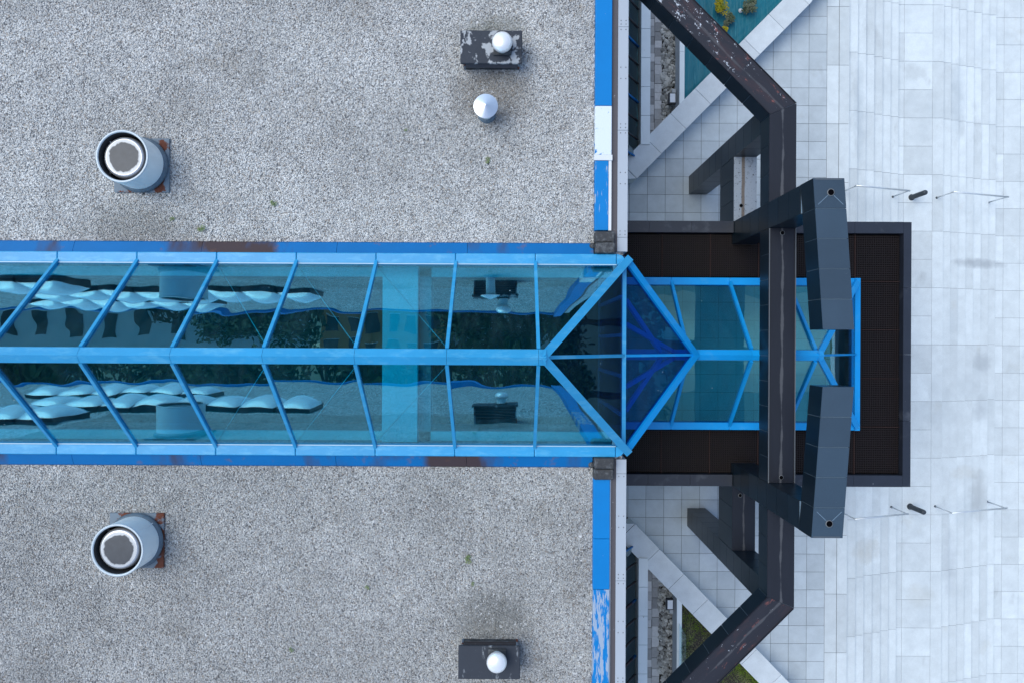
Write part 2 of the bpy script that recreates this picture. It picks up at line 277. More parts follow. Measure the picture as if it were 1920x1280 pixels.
m = Mat('orange_block_wall', (0.42, 0.2, 0.075)); MT['orange'] = m.done(0.8)
m = Mat('grey_block_wall', (0.33, 0.33, 0.34)); MT['greyblock'] = m.done(0.8)
m = Mat('far_window_pane', (0.03, 0.045, 0.055)); MT['farwin'] = m.done(0.2)

# ------------------------------------------------------------------ mesh helpers
class MB:
    def __init__(s): s.v = []; s.f = []; s.sm = []
    def add(s, vs, fs, smooth=False):
        o = len(s.v); s.v += [tuple(p) for p in vs]; s.f += [tuple(i + o for i in f) for f in fs]; s.sm += [smooth] * len(fs); return s
    def box(s, x0, x1, y0, y1, z0, z1):
        return s.add([(x0, y0, z0), (x1, y0, z0), (x1, y1, z0), (x0, y1, z0), (x0, y0, z1), (x1, y0, z1), (x1, y1, z1), (x0, y1, z1)],
                     [(3, 2, 1, 0), (4, 5, 6, 7), (0, 1, 5, 4), (1, 2, 6, 5), (2, 3, 7, 6), (3, 0, 4, 7)])
    def prism(s, poly, z0, z1):
        a = sum(poly[i][0] * poly[(i + 1) % len(poly)][1] - poly[(i + 1) % len(poly)][0] * poly[i][1] for i in range(len(poly)))
        if a < 0: poly = poly[::-1]
        n = len(poly)
        return s.add([(x, y, z0) for x, y in poly] + [(x, y, z1) for x, y in poly],
                     [tuple(range(n))[::-1], tuple(range(n, 2 * n))] + [(i, (i + 1) % n, n + (i + 1) % n, n + i) for i in range(n)])
    def bar(s, p, q, wd, ht, up=(0, 0, 1), e0=0, e1=0):
        p = Vector(p); q = Vector(q); d = (q - p).normalized(); p = p - d * e0; q = q + d * e1
        up = Vector(up); sd_ = d.cross(up).normalized(); u = sd_.cross(d).normalized()
        o = [sd_ * (a * wd / 2) + u * (b * ht / 2) for a, b in ((-1, -1), (1, -1), (1, 1), (-1, 1))]
        return s.add([p + k for k in o] + [q + k for k in o], [(0, 1, 2, 3), (7, 6, 5, 4), (0, 4, 5, 1), (1, 5, 6, 2), (2, 6, 7, 3), (3, 7, 4, 0)])
    def tube(s, path, r, n=10):
        path = [Vector(p) for p in path]; rings = []
        for i, p in enumerate(path):
            d = (path[min(i + 1, len(path) - 1)] - path[max(i - 1, 0)]).normalized()
            a = d.orthogonal().normalized() if i == 0 else (prev - d * prev.dot(d)).normalized()
            prev = a; b = d.cross(a); rr = r[i] if isinstance(r, (list, tuple)) else r
            rings.append([p + (a * math.cos(t) + b * math.sin(t)) * rr for t in [2 * math.pi * k / n for k in range(n)]])
        vs = [v for rg in rings for v in rg]; fs = []
        for i in range(len(path) - 1):
            for k in range(n):
                fs.append((i * n + k, i * n + (k + 1) % n, (i + 1) * n + (k + 1) % n, (i + 1) * n + k))
        s.add(vs, fs, True)
        o = len(s.v) - len(vs); s.f += [tuple(o + k for k in range(n))[::-1], tuple(o + (len(path) - 1) * n + k for k in range(n))]; s.sm += [False, False]
        return s
    def lathe(s, prof, n=48, c=(0, 0), smooth=True, close_top=False, close_bot=False):
        vs = [(c[0] + r * math.cos(2 * math.pi * k / n), c[1] + r * math.sin(2 * math.pi * k / n), z) for r, z in prof for k in range(n)]
        fs = [(i * n + k, i * n + (k + 1) % n, (i + 1) * n + (k + 1) % n, (i + 1) * n + k) for i in range(len(prof) - 1) for k in range(n)]
        s.add(vs, fs, smooth); o = len(s.v) - len(vs)
        if close_top: s.f.append(tuple(o + (len(prof) - 1) * n + k for k in range(n))); s.sm.append(False)
        if close_bot: s.f.append(tuple(o + k for k in range(n))[::-1]); s.sm.append(False)
        return s
    def slab(s, pts, t):
        """thin plate from a 3D polygon, thickness t below it"""
        pts = [Vector(p) for p in pts]; nn = Vector((0, 0, 0))
        for i in range(len(pts)): nn += pts[i].cross(pts[(i + 1) % len(pts)])
        nn.normalize()
        if nn.z < 0: pts = pts[::-1]; nn = -nn
        n = len(pts)
        return s.add(pts + [p - nn * t for p in pts], [tuple(range(n)), tuple(range(n, 2 * n))[::-1]] + [(i, n + i, n + (i + 1) % n, (i + 1) % n) for i in range(n)])
    def mesh(s, name):
        me = bpy.data.meshes.new(name); me.from_pydata(s.v, [], s.f)
        me.polygons.foreach_set('use_smooth', s.sm); me.update(); return me
    def build(s, name, mat, parent=None, **k): return obj(name, s.mesh(name), mat, parent, **k)

def obj(name, me, mat, parent=None, loc=None, rot=None):
    o = bpy.data.objects.new(name, me); COL.objects.link(o)
    if mat is not None and not me.materials: me.materials.append(MT[mat])
    if parent is not None: o.parent = parent
    if loc is not None: o.location = loc
    if rot is not None: o.rotation_euler = rot
    return o
def empty(name, loc=(0, 0, 0), rz=0):
    o = bpy.data.objects.new(name, None); COL.objects.link(o); o.location = loc; o.rotation_euler = (0, 0, rz); o.empty_display_size = 0.2; return o
def tag(o, label, cat, group=None):
    o['label'] = label; o['category'] = cat
    if group: o['group'] = group
    return o
def structure(o): o['kind'] = 'structure'; return o
def stuff(o): o['kind'] = 'stuff'; return o
def copy_tree(o, parent=None):
    c = o.copy(); COL.objects.link(c); c.parent = parent
    for ch in list(o.children): copy_tree(ch, c)
    return c
def bx(*a): return MB().box(*a)

# ------------------------------------------------------------------ ground, plaza, stairs
g = bx(-400, 400, -400, 400, -2.2, -1.83).build('ground', 'turf'); structure(g)
XT0, TS, NC = 3.98, 0.61, 11
YT0 = 5.32 - 0.61 * 27
plaza = MB().box(2.62, 11.44, -14.2, 14.2, -1.8, -0.012).build('plaza', 'joint'); structure(plaza)
# stairs: riser lines (x of the nosing) and levels
N1 = [11.445, 11.807, 12.154, 12.504, 12.858, 13.207, 13.553]
N2 = [15.21, 15.55, 15.897, 16.24, 16.587, 16.934, 17.287, 17.62]
RH1, RH2 = 0.124, 0.11
LV = [(11.445, 0.0)]
stairs_mb = MB(); levels = []
z = 0.0; edges = N1 + N2; lv = [0.0]
for i in range(len(edges)): z -= RH1 if i < len(N1) else RH2; lv.append(z)
for i in range(len(edges) - 1): levels.append((edges[i], edges[i + 1], lv[i + 1]))
ZL = lv[len(N1)]; ZB = lv[-1]
sm_ = MB()
prof = [(11.44, -0.012)]
for a, b, zz in levels: prof += [(a - 0.012, zz - 0.012), (b - 0.012, zz - 0.012)]
prof += [(edges[-1] - 0.012, ZB - 0.012), (26, ZB - 0.012), (26, -1.86), (11.44, -1.86)]
vs = [(x, -14.2, zz) for x, zz in prof] + [(x, 14.2, zz) for x, zz in prof]; n = len(prof)
sm_.add(vs, [tuple(range(n)), tuple(range(n, 2 * n))[::-1]] + [(i, i + n, (i + 1) % n + n, (i + 1) % n) for i in range(n)])
stair = sm_.build('staircase', 'riser'); structure(stair)
bmx = bmesh.new(); bmx.from_mesh(stair.data); bmesh.ops.recalc_face_normals(bmx, faces=bmx.faces); bmx.to_mesh(stair.data); bmx.free()

def wall_y(x): return 5.68 + 1.02 * (x - 4.08)          # inner face of the diagonal walls
def walled(x, y): return abs(y) > wall_y(x) + 0.55
# plaza tiles
tile_me = bx(0.006, TS - 0.006, 0.006, TS - 0.006, -0.09, 0).mesh('tile'); tile_me.materials.append(MT['tile'])
rest = MB(); nt_ = 0
cands = []
for c in range(NC):
    for r in range(-2, 48):
        x = XT0 + c * TS; y = YT0 + (r - 2) * TS
        if y > 12.6 or y < -12.2: continue
        if walled(x + TS, abs(y + TS / 2) - TS / 2 if y > 0 else y + TS): continue
        if min(abs(y), abs(y + TS)) > wall_y(x + TS) + 0.2: continue
        hid = abs(y + TS / 2) < 3.2
        cands.append((hid, abs(y), x, y))
cands.sort()
for hid, _, x, y in cands:
    if nt_ < 296 and not hid:
        o = obj('tile', tile_me, None, plaza, loc=(x, y, 0)); nt_ += 1
    else: rest.box(x + 0.004, x + TS - 0.004, y + 0.004, y + TS - 0.004, -0.09, 0)
for r in range(0, 42):
    y = YT0 + r * TS
    if y > -6 and y < 6:
        rest.box(2.64, XT0 - 0.004, y + 0.004, y + TS - 0.004, -0.09, 0)
stuff(rest.build('tile', 'tile', plaza))
# long edge slabs beside the steps and the step slabs
YJ = 14.26
def slab_row(parent, name, x0, x1, z, pitch, off=0.0, mat='step', th=0.09):
    me = bx(0.014 if name == 'step_slab' else 0.007, x1 - x0 - 0.003, 0.006, pitch - 0.006, -th, 0).mesh(name); me.materials.append(MT[mat])
    k0 = int(28 / pitch)
    for k in range(k0):
        y = YJ - pitch * (k + 1) + off
        o = obj(name, me, None, parent, loc=(x0, y, z + random.uniform(-0.0015, 0.0015)))
slab_row(plaza, 'edge_slab', 10.69, 11.10, 0.0, 2.0, -0.5)
slab_row(stair, 'step_slab', 11.10, 11.46, 0.0, 2.0, -0.5)
for i, (a, b, zz) in enumerate(levels):
    if i == 6: continue
    slab_row(stair, 'step_slab', a, b + 0.002, zz, 2.0, random.choice((0, 0, 0.02)))
slab_row(stair, 'landing_slab', 13.553, 13.82, ZL, 1.0)
slab_row(stair, 'landing_slab', 13.82, 14.83, ZL, 1.0)
slab_row(stair, 'landing_slab', 14.83, 15.225, ZL, 2.0)
slab_row(stair, 'paving_slab', 17.62, 17.98, ZB, 1.0, -0.02)
slab_row(stair, 'paving_slab', 17.98, 18.59, ZB, 1.0, -0.02)
slab_row(stair, 'paving_slab', 18.59, 19.6, ZB, 1.0, -0.02)
bx(19.6, 26, -14.1, 14.1, ZB - 0.1, ZB - 0.003).build('paving_strip', 'step', stair)

# ------------------------------------------------------------------ the office building
ZR = 8.0; XF = 2.50; YE = 17.5; XL = -34.0; YS = 2.30; XG = -15.3
bld = empty('office_building', (0, 0, 0)); tag(bld, 'flat-roofed building with gravel roof and bright blue parapet coping', 'building')
for sg in (1, -1):
    a, b = sorted((sg * 2.24, sg * YE))
    MB().box(XL, XF, a, b, 0.0, ZR - 0.3).build('wall', 'facade', bld)
    MB().box(XL, XF - 0.02, a, b, ZR - 0.297, ZR - 0.02).build('roof_deck', 'gravel_bed', bld)
MB().box(XL, XG - 0.1, -2.235, 2.235, 0, ZR - 0.02).build('roof_deck', 'gravel_bed', bld)
MB().box(XG, XF - 0.1, -2.2, 2.2, 0, 4.2).build('interior_floor', 'inside_dark', bld)
# gravel: real stones scattered over the part of the roof in view
gm = MB()
gm.add([(-12.3, 2.50, ZR - 0.012), (1.80, 2.50, ZR - 0.012), (1.80, 8.4, ZR - 0.012), (-12.3, 8.4, ZR - 0.012)], [(0, 1, 2, 3)])
gm.add([(-12.3, -7.9, ZR - 0.012), (1.80, -7.9, ZR - 0.012), (1.80, -2.50, ZR - 0.012), (-12.3, -2.50, ZR - 0.012)], [(0, 1, 2, 3)])
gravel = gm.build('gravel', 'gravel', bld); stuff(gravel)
ng = bpy.data.node_groups.new('gravel_scatter', 'GeometryNodeTree')
ng.interface.new_socket('Geometry', in_out='INPUT', socket_type='NodeSocketGeometry')
ng.interface.new_socket('Geometry', in_out='OUTPUT', socket_type='NodeSocketGeometry')
N = ng.nodes; L = ng.links
gi = N.new('NodeGroupInput'); go = N.new('NodeGroupOutput')
dp = N.new('GeometryNodeDistributePointsOnFaces'); dp.inputs['Density'].default_value = 2500
L.new(gi.outputs[0], dp.inputs['Mesh'])
ico = N.new('GeometryNodeMeshIcoSphere'); ico.inputs['Radius'].default_value = 0.015; ico.inputs['Subdivisions'].default_value = 1
trn = N.new('GeometryNodeTransform'); trn.inputs['Scale'].default_value = (1.25, 0.95, 0.7); L.new(ico.outputs[0], trn.inputs[0])
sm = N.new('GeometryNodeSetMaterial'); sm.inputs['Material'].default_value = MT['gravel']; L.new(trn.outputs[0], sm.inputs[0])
ip = N.new('GeometryNodeInstanceOnPoints'); L.new(dp.outputs['Points'], ip.inputs['Points']); L.new(sm.outputs[0], ip.inputs['Instance'])
rv = N.new('FunctionNodeRandomValue'); rv.data_type = 'FLOAT_VECTOR'; rv.inputs[0].default_value = (-0.5, -0.5, 0); rv.inputs[1].default_value = (0.5, 0.5, 6.28); L.new(rv.outputs[0], ip.inputs['Rotation'])
rs = N.new('FunctionNodeRandomValue'); rs.data_type = 'FLOAT'; rs.inputs[2].default_value = 0.55; rs.inputs[3].default_value = 1.35; rs.inputs['Seed'].default_value = 3; L.new(rs.outputs[1], ip.inputs['Scale'])
rc = N.new('FunctionNodeRandomValue'); rc.data_type = 'FLOAT'; rc.inputs['Seed'].default_value = 9
st = N.new('GeometryNodeStoreNamedAttribute'); st.data_type = 'FLOAT'; st.domain = 'INSTANCE'; st.inputs['Name'].default_value = 'shade'
L.new(ip.outputs[0], st.inputs[0]); L.new(rc.outputs[1], st.inputs['Value']); L.new(st.outputs[0], go.inputs[0])
md = gravel.modifiers.new('scatter', 'NODES'); md.node_group = ng

# parapet along the front edge: blue coping, brown gutter, grey metal edge
def coping(y0, y1, mat, name='coping_panel', x0=1.82, x1=2.185, z1=8.16):
    o = MB().box(x0, x1, y0 + 0.003, y1 - 0.003, ZR - 0.1, z1).build(name, mat, bld)
    b = o.modifiers.new('bevel', 'BEVEL'); b.width = 0.012; b.segments = 2; return o
coping(5.52, 17.4, 'blue'); coping(4.43, 5.52, 'blue_bare')
coping(2.76, 4.31, 'blue_light_wear', x1=2.12)
MB().box(2.123, 2.186, 2.76, 4.31, ZR - 0.1, 8.15).build('worn_edge_strip', 'white', bld)
MB().box(1.80, 2.20, 4.31, 4.43, ZR - 0.08, 8.175).build('cover_strip', 'white', bld)
coping(-4.05, -2.72, 'blue'); coping(-4.05 - 1.12, -4.05, 'blue'); coping(-8.0, -5.17, 'blue_wear'); coping(-17.4, -8.0, 'blue')
MB().box(2.187, 2.215, -17.4, -2.72, ZR - 0.1, 8.10).build('bare_metal_edge', 'edge', bld)
for a, b in ((2.3, 17.4), (-17.4, -2.3)):
    MB().box(2.19, 2.325, a, b, ZR - 0.3, 8.07).build('gutter', 'gutter', bld)
# far roof edges, seen only as reflections
for sg in (1, -1):
    a, b = sorted((sg * (YE - 0.25), sg * YE)); MB().box(XL, 1.8, a, b, ZR - 0.02, 8.06).build('coping_panel', 'blue', bld)
ys = [2.3, 2.62, 5.0, 7.3, 9.6, 11.9, 14.4, 17.4]
for sg in (1, -1):
    for i in range(len(ys) - 1):
        a, b = sorted((sg * ys[i], sg * ys[i + 1]))
        e_ = MB().box(2.33, 2.555, a + 0.004, b - 0.004, 7.5, 8.09).build('edge_panel', 'edge', bld)
        for yy in (a + 0.06, a + 0.14, (a + b) / 2, (a + b) / 2 + 0.25, b - 0.06):
            for xx in (2.39, 2.50):
                if b - a > 1: MB().lathe([(0.012, 8.089), (0.012, 8.096), (0.004, 8.099)], 8, (xx, yy), close_top=True).build('rivet', 'rivet', e_)
# tar-covered stubs where the parapet meets the skylight
for sg in (1, -1):
    q = []
    for (a, b, h) in ((2.24, 2.48, 8.30), (2.49, 2.735, 8.23)):
        y0, y1 = sorted((sg * a, sg * b))
        o = MB().box(1.82, 2.26, y0, y1, ZR - 0.1, h).build('tar_block', 'bitumen', bld)
        bv = o.modifiers.new('bevel', 'BEVEL'); bv.width = 0.035; bv.segments = 3
    MB().lathe([(0.07, 7.98), (0.08, 8.06), (0.05, 8.12), (0.01, 8.13)], 12, (1.78, sg * 2.42)).build('tar_lump', 'bitumen', bld)
# front windows of the ground floor and their sloping glass
for sg in (1, -1):
    for k in range(5):
        y = sg * (6.9 + k * 1.9); z0, z1 = 4.6, 6.6
        f = MB().box(XF - 0.02, XF + 0.035, y - 0.75, y + 0.75, z0, z1).build('window', 'frame2', bld)
        MB().box(XF + 0.037, XF + 0.05, y - 0.68, y + 0.68, z0 + 0.08, z1 - 0.08).build('pane', 'farwin', f)
    lo, hi = 6.42, 13.2
    gs = MB().box(XF, XF + 0.1, *sorted((sg * lo, sg * hi)), 2.9, 3.05).build('sloped_window', 'frame2', bld)
    y = lo; k = 0
    while y < hi - 0.3:
        y1 = y + 0.62; a, b = sorted((sg * (y + 0.03), sg * (y1 - 0.03)))
        MB().slab([(2.62, a, 3.0), (4.16, a, 0.5), (4.16, b, 0.5), (2.62, b, 3.0)], 0.02).build('pane', 'window', gs)
        MB().bar((2.6, sg * y, 3.03), (4.18, sg * y, 0.5), 0.05 if k % 3 == 0 else 0.018, 0.05).build('glazing_bar', 'flash' if k % 3 == 0 else 'gutter', gs)
        y = y1; k += 1
    MB().box(XF, 4.18, *sorted((sg * lo, sg * hi)), 0.02, 0.3).build('interior_sill', 'inside_dark', bld)

# ------------------------------------------------------------------ big roof skylight
ZE, ZRG = 8.20, 10.17; YG = 2.0
sk = empty('roof_skylight', (0, 0, ZR)); tag(sk, 'long blue-framed glass gable skylight running along the gravel roof', 'skylight')
sk.location = (0, 0, 0)
PT = (0.61, 0, ZRG)
mull = [0.51 - 1.76 * k for k in range(10)]
def P(x, t, sg): # t 0 eave .. 1 ridge
    y = YG + (0.10 - YG) * t; return Vector((x, sg * y, ZE + (ZRG - ZE) * t))
for sg in (1, -1):
    nrm = Vector((0, sg * (ZRG - ZE), YG - 0.10)).normalized()
    # kerb flashing in lengths, eave beam in lengths
    xs = [-15.2, -13.4, -9.75, -6.9, -3.9, -1.0, 1.80]
    for i in range(len(xs) - 1):
        a, b = xs[i] + 0.004, xs[i + 1] - 0.004
        o = MB().slab([(a, sg * 2.50, 8.00), (b, sg * 2.50, 8.00), (b, sg * 2.47, 8.06), (a, sg * 2.47, 8.06)], 0.01)
        o.slab([(a, sg * 2.47, 8.065), (b, sg * 2.47, 8.065), (b, sg * 2.235, 8.15), (a, sg * 2.235, 8.15)], 0.02)
        o.build('flashing', 'flash', sk)
    xe = [mull[k] for k in range(9, -1, -1)] + [2.30]
    xe[0] = -15.3
    for i in range(len(xe) - 1):
        o = MB().box(xe[i] + 0.003, xe[i + 1] - 0.003, *sorted((sg * 2.0, sg * 2.235)), 7.9, ZE).build('eave_beam', 'frame', sk)
        bv = o.modifiers.new('bevel', 'BEVEL'); bv.width = 0.02; bv.segments = 2
        MB().box(xe[i] + 0.003, xe[i + 1] - 0.003, *sorted((sg * 1.985, sg * 2.008)), ZE - 0.03, ZE + 0.018).build('gasket', 'gasket', o)
    MB().prism([(2.303, sg * 2.0), (2.303, sg * 2.235), (2.42, sg * 2.2), (2.50, sg * 2.1), (2.50, sg * 2.0)], 7.95, ZE + 0.005).build('eave_end', 'frame', sk)
    MB().box(-15.2, 2.3, *sorted((sg * 1.78, sg * 1.99)), 7.35, 7.5).build('inner_ledge', 'inside_white', sk)
    MB().box(-15.2, 2.3, *sorted((sg * 2.0, sg * 2.20)), 4.2, 7.88).build('inner_wall', 'inside_wall', sk)
    # rafters and panes
    for x in mull:
        MB().bar(P(x, -0.06, sg) + nrm * 0.02, P(x, 0.98, sg) + nrm * 0.02, 0.068, 0.06, nrm).build('rafter', 'frame', sk)
    for i in range(9):
        a, b = mull[i + 1] + 0.03, mull[i] - 0.03
        MB().slab([P(a, 0.0, sg), P(b, 0.0, sg), P(b, 0.97, sg), P(a, 0.97, sg)], 0.012).build('pane', 'glass', sk)
    MB().slab([P(0.54, 0, sg), P(2.40, 0, sg), P(0.62, 0.97, sg), P(0.54, 0.97, sg)], 0.012).build('pane', 'glass', sk)
    C = Vector((2.53, sg * 2.08, ZE + 0.02))
    MB().bar(Vector(PT) + Vector((-0.02, 0, 0.02)), C + Vector((0.0, 0, 0.02)), 0.165, 0.12, (0, 0, 1), 0.05, 0.09).build('hip_beam', 'frame', sk)
    B0 = Vector((2.47, 0, ZE)); A0 = Vector((4.41, 0, 6.74))
    MB().slab([Vector(PT), B0, Vector((2.47, sg * 2.0, ZE))], 0.012).build('hip_pane', 'glass_hip', sk)
    MB().bar(B0 + Vector((0, sg * 0.0, 0)), Vector((2.47, sg * 2.02, ZE)), 0.085, 0.09).build('base_bar', 'frame', sk)
    MB().bar(C + Vector((0, 0, -0.03)), A0 + Vector((0.03, 0, 0)), 0.15, 0.12, (0.5, 0, 0.8), 0, 0.06).build('valley_beam', 'frame2', sk)
    MB().slab([B0 + Vector((0.02, 0, -0.02)), A0, Vector((2.52, sg * 1.98, ZE - 0.02))], 0.012).build('valley_pane', 'glass_valley', sk)
for sg in (1, -1):
    for q in (0.35, 0.62):
        MB().bar((2.56, sg * 2.0 * q, ZE - 0.30), (2.56 + 1.75 * (1 - q * 0.75), sg * 0.08, ZE - 0.30 - 1.35 * (1 - q * 0.75)), 0.10, 0.08, (0.5, 0, 0.8)).build('inner_brace', 'frame2', sk)
MB().bar(Vector(PT), B0 + Vector((0, 0, 0.01)), 0.07, 0.08, (0.5, 0, 0.8)).build('centre_bar', 'frame', sk)
MB().bar(B0 + Vector((0, 0, 0.01)), A0, 0.06, 0.08, (0.5, 0, 0.8)).build('centre_bar', 'frame2', sk)
rx = [-15.3] + [mull[k] for k in range(8, -1, -1)] + [0.66]
for i in range(len(rx) - 1):
    a, b = rx[i] + 0.003, rx[i + 1] - 0.003
    v = [(x, y, zz) for x in (a, b) for y, zz in ((-0.155, ZRG - 0.05), (-0.15, ZRG + 0.005), (0, ZRG + 0.10), (0.15, ZRG + 0.005), (0.155, ZRG - 0.05))]
    MB().add(v, [(0, 5, 6, 1), (1, 6, 7, 2), (2, 7, 8, 3), (3, 8, 9, 4), (4, 9, 5, 0), (4, 3, 2, 1, 0), (5, 6, 7, 8, 9)]).build('ridge_cap', 'frame', sk)
MB().box(-2.95, -2.15, -1.99, 1.99, 7.55, 7.74).build('cross_beam', 'inside_white', sk)
MB().box(-2.145, -1.87, -1.99, 1.99, 7.1, 7.5).build('cross_beam', 'inside_wall', sk)
for x0 in (-6.53, -4.77, -3.01):
    for sg in (1, -1):
        MB().tube([(x0, sg * 1.95, 8.1), (x0 + 1.76, sg * 0.15, 9.95)], 0.009, 6).build('tie_rod', 'steel', sk)
MB().slab([(-15.3, -2.0, ZE), (-15.3, 2.0, ZE), (-15.31, 0, ZRG)], 0.05).build('gable_panel', 'frame', sk)
# glass front wall of the atrium under the skylight
MB().box(2.44, 2.50, -2.2, 2.2, 4.3, 8.1).build('end_glazing', 'glass_hip', sk)
for y in (-1.3, -0.45, 0.45, 1.3):
    MB().box(2.40, 2.435, y - 0.04, y + 0.04, 4.3, 8.08).build('front_post', 'frame2', sk)

# ------------------------------------------------------------------ entrance canopy
ZC = 4.78; ZCB = 3.5; XC = 10.81
cn = empty('entrance_canopy', (0, 0, 0)); tag(cn, 'dark rectangular entrance canopy with black grille panels on top', 'canopy')
for sg in (1, -1):
    for nm, x0, x1, parts in (('edge_beam', XF + 0.06, 5.99, 3), ('edge_beam', 6.63, XC - 0.215, 3)):
        for k in range(parts):
            a = x0 + (x1 - x0) * k / parts; b = x0 + (x1 - x0) * (k + 1) / parts
            MB().box(a + 0.003, b - 0.003, *sorted((sg * 3.27, sg * 3.58)), ZCB, ZC).build(nm, 'canopy_edge', cn)
    MB().box(XF + 0.06, 9.2, *sorted((sg * 1.98, sg * 2.06)), ZCB, 4.66).build('opening_lining', 'clad', cn)
    MB().box(XF + 0.06, XC - 0.22, *sorted((sg * 2.065, sg * 3.265)), ZCB, ZCB + 0.1).build('soffit', 'clad', cn)
yb = [-3.58, -1.8, 0.0, 1.8, 3.58]
for i in range(4):
    MB().box(XC - 0.212, XC, yb[i] + 0.003, yb[i + 1] - 0.003, ZCB, ZC - 0.002).build('edge_beam', 'canopy_edge', cn)
MB().box(9.21, 9.30, -2.06, 2.06, ZCB, 4.66).build('opening_lining', 'clad', cn)
MB().box(9.31, XC - 0.215, -2.06, 2.06, ZCB, ZCB + 0.1).build('soffit', 'clad', cn)
def grille(x0, x1, y0, y1, zt=4.62):
    p = MB().box(x0 + 0.008, x1 - 0.008, y0 + 0.008, y1 - 0.008, zt - 0.09, zt - 0.05).build('grille_panel', 'grille_bed', cn)
    mb = MB(); k = int((x1 - x0) / 0.062)
    for i in range(k):
        x = x0 + 0.03 + (x1 - x0 - 0.06) * (i + 0.5) / k; mb.box(x - 0.012, x + 0.012, y0 + 0.02, y1 - 0.02, zt - 0.045, zt - 0.004)
    k = int((y1 - y0) / 0.062)
    for i in range(k):
        y = y0 + 0.03 + (y1 - y0 - 0.06) * (i + 0.5) / k; mb.box(x0 + 0.02, x1 - 0.02, y - 0.014, y + 0.014, zt - 0.04, zt)
    stuff(mb.build('grille_bars', 'grille', p))
def trim(*a): MB().box(*a).build('trim_strip', 'grille_seam', cn)
gx = [XF + 0.06, 2.77 + 0.0, 4.09, 5.41, 6.73, 8.05, 9.36]
gx[0:2] = [XF + 0.06]; gx.insert(1, 2.77)
for sg in (1, -1):
    y0, y1 = sorted((sg * 2.07, sg * 3.262))
    for i in range(1, len(gx) - 1): grille(gx[i], gx[i + 1], y0, y1)
    for x in gx[2:]: trim(x - 0.007, x + 0.007, y0, y1, 4.5, 4.635)
    grille(9.37, XC - 0.215, *sorted((sg * 1.985, sg * 3.262)))
for a, b in ((-1.98, -0.66), (-0.66, 0.66), (0.66, 1.98)): grille(9.37, XC - 0.215, a, b)
for y in (-1.98, -0.66, 0.66, 1.98): trim(9.37, XC - 0.215, y - 0.007, y + 0.007, 4.5, 4.635)

# canopy skylight
ZE2, ZR2 = 5.0, 6.66; XH = 7.47
cs = empty('canopy_skylight', (0, 0, 0)); tag(cs, 'smaller blue-framed glass hipped skylight in the middle of the dark canopy', 'skylight')
def P2(x, t, sg): return Vector((x, sg * (1.84 + (0.09 - 1.84) * t), ZE2 + (ZR2 - ZE2) * t))
raf = [2.71, 4.27, 5.83, 7.39]
for sg in (1, -1):
    nrm = Vector((0, sg * (ZR2 - ZE2), 1.75)).normalized()
    xe = [XF + 0.1, 4.27, 5.83, 7.39, 9.175]
    for i in range(4):
        o = MB().box(xe[i] + 0.002, xe[i + 1] - 0.002, *sorted((sg * 1.82, sg * 2.03)), 4.665, ZE2).build('eave_beam', 'frame2', cs)
        bv = o.modifiers.new('bevel', 'BEVEL'); bv.width = 0.015; bv.segments = 2
    for x in raf: MB().bar(P2(x, -0.06, sg) + nrm * 0.02, P2(x, 0.98, sg) + nrm * 0.02, 0.075, 0.1, nrm).build('rafter', 'frame2', cs)
    for i in range(3):
        a, b = raf[i] + 0.03, raf[i + 1] - 0.03
        MB().slab([P2(a, 0, sg), P2(b, 0, sg), P2(b, 0.97, sg), P2(a, 0.97, sg)], 0.012).build('pane', 'glass2', cs)
    MB().slab([P2(7.42, 0, sg), P2(9.15, 0, sg), P2(XH, 0.97, sg)], 0.012).build('pane', 'glass2', cs)
    MB().bar(Vector((XH - 0.03, 0, ZR2 + 0.02)), Vector((9.2, sg * 1.9, ZE2 + 0.02)), 0.14, 0.11, (0, 0, 1), 0, 0.06).build('hip_beam', 'frame2', cs)
    MB().slab([(XH, 0, ZR2), (9.17, 0, ZE2), (9.17, sg * 1.84, ZE2)], 0.012).build('hip_pane', 'glass2', cs)
o = MB().box(9.178, 9.32, -2.032, 2.032, 4.665, ZE2 + 0.004).build('end_beam', 'frame2', cs)
MB().bar((XH, 0, ZR2), (9.18, 0, ZE2 + 0.02), 0.05, 0.07, (0.7, 0, 0.7)).build('centre_bar', 'frame2', cs)
for a, b in ((2.6, 4.27), (4.27, 5.83), (5.83, XH + 0.1)):
    v = [(x, y, zz) for x in (a + 0.002, b - 0.002) for y, zz in ((-0.13, ZR2 - 0.05), (-0.125, ZR2), (0, ZR2 + 0.08), (0.125, ZR2), (0.13, ZR2 - 0.05))]
    MB().add(v, [(0, 5, 6, 1), (1, 6, 7, 2), (2, 7, 8, 3), (3, 8, 9, 4), (4, 9, 5, 0), (4, 3, 2, 1, 0), (5, 6, 7, 8, 9)]).build('ridge_cap', 'frame2', cs)

